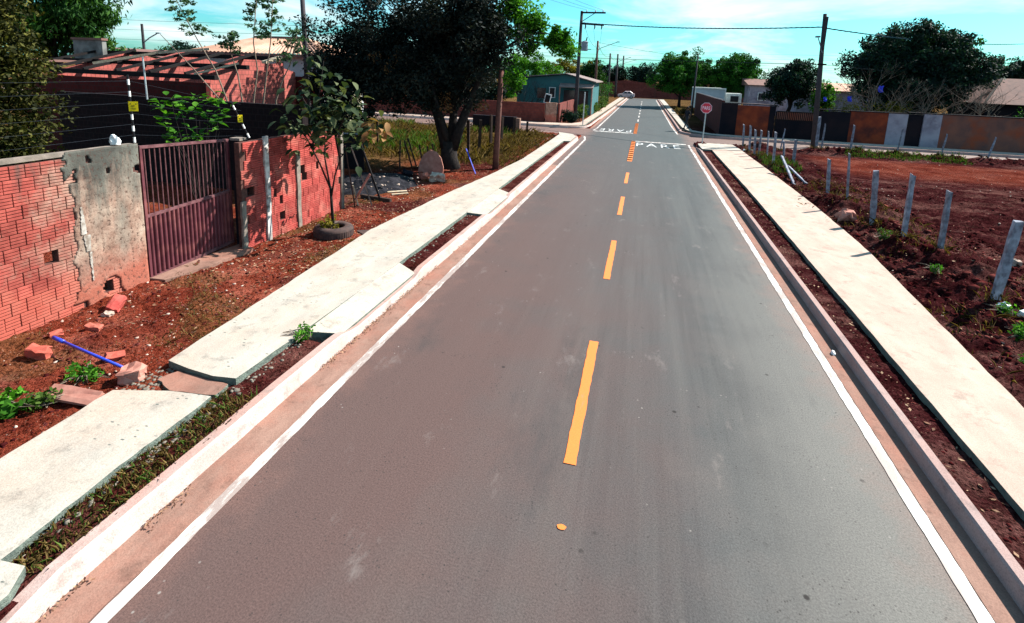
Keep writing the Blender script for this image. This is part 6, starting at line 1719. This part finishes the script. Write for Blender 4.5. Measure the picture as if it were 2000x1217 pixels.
# big mango tree on the right with bare scrub in front
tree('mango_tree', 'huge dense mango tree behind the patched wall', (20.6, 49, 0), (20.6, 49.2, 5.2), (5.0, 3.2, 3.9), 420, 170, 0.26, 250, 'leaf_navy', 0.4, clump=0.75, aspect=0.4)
r = rng(255); bt = thing('mango_lit_top', 'bright crown added as the sunlit top of the huge mango tree', 'tree', (21.8, 51.6, 0))  # brighter crown stands in for sunlight on top of the mango
cen = crown_centers((21.9, 51.4, 6.4), (4.0, 3.0, 2.9), 170, r, 0.4, 4.2); P, T = clump_points(cen, 0.6*(0.6+0.8*r.rand(len(cen))), 85, r)
add_leaves(bt, 'crown', P, T, 0.25, 256, MAT['leaf_round'], aspect=0.45); limbs(bt, (21.8, 51.6, 0), (21.8, 51.5, 5.0), 0.3, cen, 257, MAT['bark'], 12)
R_ = random.Random(260)
for k, (lb, x, y, n_, L_, dp) in enumerate((('bare grey shrub before the left of the huge mango tree', 16.3, 44.2, 7, 1.7, 4), ('bare branching shrub in the middle before the mango tree', 19.6, 44.6, 7, 1.6, 4), ('bare branching shrub before the right of the mango tree', 22.6, 44.4, 6, 1.5, 4))):
    t = thing('bare_shrub', lb, 'shrub', (x, y, 0), 'bare shrubs behind the patched wall')
    b = MB()
    for j in range(n_): twig(b, Vector((x+R_.gauss(0, .3), y, 0)), Vector((R_.gauss(0, .4), R_.gauss(0, .2), 1)).normalized(), L_*R_.uniform(.9, 1.3), 0.06, dp)
    b.build('branches', MAT['bark_pale'], t)
    if k == 0:
        ends = np.array([v for v in b.v if v[2] > 4.0]); sel = rng(5).choice(len(ends), min(260, len(ends)), replace=False)
        add_leaves(t, 'sparse_leaves', ends[sel], rng(6).rand(len(sel)), 0.14, 261, MAT['leaf_navy'])
bush('scrub_bush', 'yellow green scrub above the wall right of the leaning pole', (14.6, 44.0, 0), (2.1, 0.9, 1.6), 60, 70, 0.11, 262, 'leaf_scrub', clump=0.4)
bush('scrub_bush', 'rust coloured dry scrub above the orange wall panel', (17.6, 44.2, 0), (1.5, 0.8, 1.8), 46, 60, 0.11, 263, 'leaf_scrub', clump=0.36)
bush('scrub_bush', 'green scrub below the tiled roof at the right edge', (26.0, 43.2, 0), (2.6, 0.8, 1.55), 50, 60, 0.12, 264, 'leaf_round', clump=0.36)
for k, (x, z, lb) in enumerate(((12.9, 3.0, 'blue cloth hanging left of the scrub'), (14.5, 3.1, 'blue cloth hanging in the middle of the scrub'), (16.4, 3.9, 'bright blue cloth high on the bare shrub'))):
    b = MB(); w2 = 0.13+0.03*k
    for i in range(4):
        for j in range(4): b.v.append((x+(i-1.5)*w2*0.55+0.04*math.sin(j*2+k), 43.4+0.05*math.sin(i*1.9+j), z+(j-1.5)*w2*0.8+0.03*math.sin(i*2.3+k)))
    for i in range(3):
        for j in range(3): a = i*4+j; b.face((a, a+4, a+5, a+1))
    tag(b.build('blue_cloth', MAT['blue_cloth'], None, origin=(x, 43.4, z)), lb, 'cloth')

# ================================================================== stop sign
SX, SY = 3.66, 35.0-0.9
sg = thing('stop_sign', 'red octagonal PARE stop sign on a slim steel post at the crossing', 'stop sign', (SX, SY, 0.17))
b = MB(); b.tube([(SX, SY, 0.1), (SX+0.02, SY, 1.3), (SX+0.03, SY, 2.55)], 0.038, 10); b.build('post', MAT['steel'], sg)
cz = 2.36; rot = Matrix.Rotation(rad(2), 4, 'Z')
def octa(R0, y0, y1):
    b = MB(); n0 = 0
    for y in (y0, y1): b.v += [(SX+0.03+R0*math.cos(rad(22.5+45*k)), SY+y, cz+R0*math.sin(rad(22.5+45*k))) for k in range(8)]
    b.face(tuple(range(8))); b.face(tuple(range(15, 7, -1)))
    for k in range(8): b.face((k, (k+1) % 8, 8+(k+1) % 8, 8+k))
    return b
octa(0.345, -0.05, -0.042).build('border', MAT['sign_white'], sg)
octa(0.315, -0.056, -0.0505).build('face', MAT['sign_red'], sg)
link('lettering', text_mesh('PARE', 'lettering', MAT['sign_white'], 0.46, 0.22, Matrix.Translation((0.03, -0.059, cz-0.17)) @ Matrix.Rotation(rad(90), 4, 'X'), bold=0.015), sg)

# ================================================================== person walking on the far right pavement
def person(loc, heading):
    pz = loc[2]
    t = thing('person', 'person in dark clothes walking along the far right pavement', 'person', loc)
    t.rotation_euler = (0, 0, heading)
    J = {'pelvis': (0, 0, 0.93), 'waist': (0, 0.0, 1.06), 'chest': (0, 0.02, 1.30), 'neck': (0, 0.03, 1.46), 'head0': (0, 0.05, 1.54), 'head': (0, 0.055, 1.63), 'head1': (0, 0.05, 1.71),
         'hl': (-.09, 0, .90), 'kl': (-.10, .17, .52), 'al': (-.10, .30, .10), 'tl': (-.10, .46, .06),
         'hr': (.09, 0, .90), 'kr': (.10, -.06, .50), 'ar': (.10, -.32, .14), 'tr': (.10, -.22, .04),
         'sl': (-.18, .01, 1.40), 'el': (-.25, -.10, 1.13), 'wl': (-.25, .02, .90), 'ml': (-.24, .05, .82),
         'sr': (.18, .01, 1.40), 'er': (.25, .03, 1.13), 'wr': (.24, .18, .93), 'mr': (.23, .22, .86)}
    rdi = {'pelvis': .145, 'waist': .13, 'chest': .155, 'neck': .06, 'head0': .075, 'head': .095, 'head1': .075, 'hl': .10, 'kl': .065, 'al': .045, 'tl': .035, 'hr': .10, 'kr': .065, 'ar': .045, 'tr': .035, 'sl': .075, 'el': .05, 'wl': .034, 'ml': .036, 'sr': .075, 'er': .05, 'wr': .034, 'mr': .036}
    E_ = [('pelvis', 'waist'), ('waist', 'chest'), ('chest', 'neck'), ('neck', 'head0'), ('head0', 'head'), ('head', 'head1'), ('pelvis', 'hl'), ('hl', 'kl'), ('kl', 'al'), ('al', 'tl'), ('pelvis', 'hr'), ('hr', 'kr'), ('kr', 'ar'), ('ar', 'tr'), ('chest', 'sl'), ('sl', 'el'), ('el', 'wl'), ('wl', 'ml'), ('chest', 'sr'), ('sr', 'er'), ('er', 'wr'), ('wr', 'mr')]
    names = list(J); me = bpy.data.meshes.new('body'); me.from_pydata([J[k] for k in names], [(names.index(a), names.index(c)) for a, c in E_], [])
    ob = bpy.data.objects.new('body', me); COL.objects.link(ob)
    md = ob.modifiers.new('skin', 'SKIN'); ob.modifiers.new('sub', 'SUBSURF').levels = 2
    for i, k in enumerate(names):
        sv = me.skin_vertices[0].data[i]; sv.radius = (rdi[k], rdi[k]*(0.8 if k in ('pelvis', 'waist', 'chest') else 1)); sv.use_root = (k == 'pelvis')
    dg = bpy.context.evaluated_depsgraph_get()
    fin = bpy.data.meshes.new_from_object(ob.evaluated_get(dg)); bpy.data.objects.remove(ob)
    fin.materials.clear()
    for mt in ('cloth_dark', 'cloth_grey', 'skin'): fin.materials.append(MAT[mt])
    for p_ in fin.polygons:
        c = p_.center
        p_.material_index = 2 if (c.z > 1.47 or (abs(c.x) > 0.2 and c.z < 1.12)) else (1 if c.z < 0.98 else 0)
        p_.use_smooth = True
    o = link('body', fin, t)
    b = MB(); b.lathe([(0.0, 0.115), (0.05, 0.105), (0.09, 0.06), (0.105, 0.0), (0.1, -0.05)], (0, 0.03, 1.66), 12); b.build('hair', MAT['hair'], None).parent = t
    b = MB()
    for x_, y_, z_ in ((-.10, .36, .04), (.10, -.26, .05)): b.box((x_, y_, z_), (0.1, 0.27, 0.08), None, 0.75)
    b.build('shoes', MAT['black'], None).parent = t
    b = MB(); b.box((0, 0.155, 1.635), (0.025, 0.03, 0.04)); b.box((0, 0.142, 1.575), (0.05, 0.012, 0.012)); 
    for x_ in (-.035, .035): b.box((x_, 0.143, 1.66), (0.02, 0.012, 0.012))
    b.build('face_features', MAT['hair'], None).parent = t
    return t
person((3.38, 43.6, 0.165), rad(125))

# ================================================================== dirt lot: posts, clods, weeds
def fence_post_mesh(w, d, seed):
    R2 = random.Random(seed); b = MB(); n = 6
    for i in range(n):
        z = i/(n-1); q = 1+R2.uniform(-.1, .08)
        for sx_, sy_ in ((-1, -1), (1, -1), (1, 1), (-1, 1)): b.v.append((sx_*w/2*q+R2.uniform(-.003, .003), sy_*d/2*q, z+(R2.uniform(-.02, .02) if i == n-1 else 0)))
    for i in range(n-1):
        for k in range(4): a = 4*i+k; c = 4*i+(k+1) % 4; b.face((a, c, c+4, a+4))
    b.face((0, 3, 2, 1)); e = 4*(n-1); b.face((e, e+1, e+2, e+3))
    return b.mesh('fence_post', MAT['post_wood'])
PM = [fence_post_mesh(0.11, 0.08, 1), fence_post_mesh(0.095, 0.075, 2), fence_post_mesh(0.14, 0.09, 3), fence_post_mesh(0.07, 0.06, 4)]
rp = [(6.62, 11.11, 0.10, 1.5, 2, 'thick bluish grey post nearest the camera at the edge of the dirt lot'),
      (6.85, 13.56, -0.10, 1.37, 1, 'second post from the camera along the dirt lot'),
      (6.37, 14.2, -0.02, 1.6, 1, 'third post from the camera, tallest and brownish, along the lot'),
      (6.51, 16.32, -0.09, 1.5, 2, 'fourth post from the camera, broad and flat, along the lot'),
      (6.49, 18.28, -0.17, 1.5, 3, 'fifth post from the camera, slim with pale edge, along the lot'),
      (6.59, 20.35, -0.10, 1.35, 1, 'sixth post from the camera along the lot'),
      (6.96, 26.58, -0.02, 1.15, 0, 'post that the fallen boards lean towards'),
      (6.0, 26.11, -0.10, 1.4, 1, 'nearest post of the close row before the stop sign'),
      (6.24, 28.58, -0.05, 1.35, 3, 'second post of the close row before the stop sign'),
      (6.07, 29.74, -0.02, 1.33, 1, 'third post of the close row before the stop sign'),
      (6.04, 30.6, -0.10, 1.4, 1, 'fourth post of the close row before the stop sign'),
      (6.0, 31.92, -0.05, 1.4, 1, 'fifth post of the close row before the stop sign'),
      (6.03, 34.1, -0.10, 1.36, 1, 'post nearest the stop sign at the corner of the lot'),
      (7.35, 29.86, -0.10, 0.9, 1, 'short brown post behind the close row'),
      (7.94, 33.4, 0.10, 1.3, 3, 'slanting thin post behind the close row by the cross street'),
      (10.12, 34.4, 0.0, 1.9, 2, 'tall broad post in front of the slatted gate'),
      (10.35, 34.2, -0.04, 1.48, 3, 'slim post just right of the tall broad post'),
      (11.89, 34.28, 0.05, 1.42, 1, 'post right of the tall broad post along the cross street'),
      (14.38, 34.5, 0.10, 1.35, 3, 'leaning post in front of the left pale wall panel'),
      (16.6, 34.6, 0.08, 1.32, 3, 'leaning post in front of the right pale wall panel'),
      (18.9, 34.7, 0.36, 1.25, 3, 'strongly leaning post in front of the rusty wall section'),
      (21.0, 34.7, 0.14, 1.1, 3, 'last post at the right edge along the cross street')]
for k, (x, y, dx_, h, mi_, lb) in enumerate(rp):
    z = gz(x, y)-0.12
    o = link('fence_post', PM[mi_], None, (x, y, z)); H_ = h+0.12
    o.scale = (1, 1, math.hypot(H_, dx_)); o.rotation_euler = (0.05*math.sin(k*2.1), math.atan2(dx_, H_)+0.02*math.sin(k*3.7), 0.35*math.sin(k*1.3))
    tag(o, lb, 'fence post', 'grey posts round the dirt lot')
plank('plank', 'grey board fallen slantwise from the lot posts, left of two', (5.98, 22.3, gz(5.98, 22.3)+0.03), (5.95, 24.6, 0.92), 0.12, 0.05, 'post_wood', 0.5, group='fallen boards in the lot')
plank('plank', 'grey board fallen slantwise from the lot posts, right of two', (6.42, 22.4, gz(6.42, 22.4)+0.03), (6.16, 24.2, 0.56), 0.13, 0.05, 'post_wood', 0.4, group='fallen boards in the lot')
chunk('stump', 'round cut stump end on the berm beside the right pavement', 'stump', (5.95, 16.7, gz(5.95, 16.7)+0.1), (0.34, 0.32, 0.36), (0.5, 0.3, 0.2), MAT['pink_board'], 31)
chunk('stone', 'large pale stone behind the nearest lot post', 'stone', (8.5, 13.9, gz(8.5, 13.9)+0.06), (0.16, 0.16, 0.2), (0.2, 0.2, 0.2), MAT['stone'], 32)
crumple('paper_scrap', 'white crumpled paper beside the nearest lot post, left of two', 'paper', (6.55, 10.72, gz(6.55, 10.72)-0.01), (0.1, 0.08, 0.08), MAT['white_bag'], 33)
crumple('paper_scrap', 'white crumpled paper beside the nearest lot post, right of two', 'paper', (6.78, 10.55, gz(6.78, 10.55)-0.01), (0.11, 0.08, 0.1), MAT['white_bag'], 34)
for k, (x, y, lb) in enumerate(((6.05, 31.5, 'left white stone in the rubble by the corner slab'), (6.35, 31.6, 'right white stone in the rubble by the corner slab'))):
    chunk('stone', lb, 'stone', (x-0.25, y+0.6, gz(x, y)+0.04), (0.2, 0.16, 0.14), (0.1, 0.3, k), MAT['white_bag'], 35+k)
clodmask = lambda x, y: (fbm(x, y, 1.3, 3) > 0.45)
stones('rubble', 'dark soil clods on the dirt lot', np.concatenate([ground_pts(5.3, 9, 6.5, 26, 14000, 300, clodmask), ground_pts(9, 20, 8, 26, 9000, 301, clodmask)]), 0.032, 302, 'clod')
stones('rubble', 'big soil clods along the berm and the cross street', np.concatenate([ground_pts(5.6, 8.2, 8, 30, 700, 303, clodmask), ground_pts(9, 26, 33.4, 34.7, 520, 304)]), 0.075, 305, 'clod')
stones('rubble', 'fine soil crumbs in the right verge', ground_pts(3.36, 3.76, 3.5, 30.5, 1900, 306), 0.018, 307, 'clod')
stones('rubble', 'pale pebbles on the dirt lot', ground_pts(5.2, 20, 7, 33, 1800, 308), 0.02, 309, 'stone')
grass('dry_grass', 'dry straw on the berm beside the right pavement', ground_pts(5.2, 8, 8, 26, 3600, 310, lambda x, y: fbm(x+4, y, 0.9, 3) > 0.57), 0.13, 311, 'grass_dry', 0.010, 1.1)
grass('green_grass', 'green weeds along the cross street edge of the lot', ground_pts(9.3, 17.5, 33.0, 34.6, 2200, 312, lambda x, y: fbm(x, y, 0.6, 3) > 0.5), 0.16, 313, 'grass_green', 0.022, 0.7)
grass('green_grass', 'tuft of green grass under the close row of posts', ground_pts(5.8, 6.9, 24.6, 29.0, 700, 314), 0.24, 315, 'grass_green', 0.018, 0.5)
litter('leaf_litter', 'straw and dry leaves strewn over the berm and the right verge', np.concatenate([ground_pts(5.3, 9, 7, 25, 1600, 330), ground_pts(3.36, 3.76, 3.5, 30, 500, 331)]), 0.06, 332)
base_pts = np.concatenate([np.stack([x_+rng(int(x_*97+y_*31)).normal(0, .16, 60), y_+rng(int(x_*31+y_*97)).normal(0, .16, 60), np.zeros(60)], -1) for x_, y_, *_ in rp])
base_pts[:, 2] = ground_h(base_pts[None, :, 0], base_pts[None, :, 1])[0]
grass('dry_grass', 'dry grass tufts round the feet of the lot posts', base_pts, 0.16, 340, 'grass_dry', 0.012, 0.7)
WG = 'weeds on the dirt lot'
weed('yellow green weed at the foot of the nearest lot post', (6.45, 10.5, gz(6.45, 10.5)), (0.1, 0.1, 0.16), 321, 'leaf_lime', 10, 0.055, WG)
weed('leafy weed below the nearest post beside the right pavement', (6.15, 9.55, gz(6.15, 9.55)), (0.16, 0.14, 0.16), 322, 'leaf_lime', 16, 0.06, WG)
weed('small weed between second and nearest lot post', (6.0, 11.9, gz(6.0, 11.9)), (0.1, 0.12, 0.14), 323, 'leaf_lime', 10, 0.05, WG)
weed('grey green weed on the mound by the third lot post', (6.05, 14.4, gz(6.05, 14.4)), (0.22, 0.2, 0.14), 324, 'grass_green', 18, 0.06, WG)
weed('low weed at the right edge beside the pavement', (5.75, 8.7, gz(5.75, 8.7)), (0.12, 0.1, 0.08), 325, 'leaf_lime', 10, 0.05, WG)
crumple('paper_scrap', 'white scrap of paper lying against the right kerb', 'paper', (3.08, 8.3, 0.005), (0.03, 0.06, 0.03), MAT['white_bag'], 36)
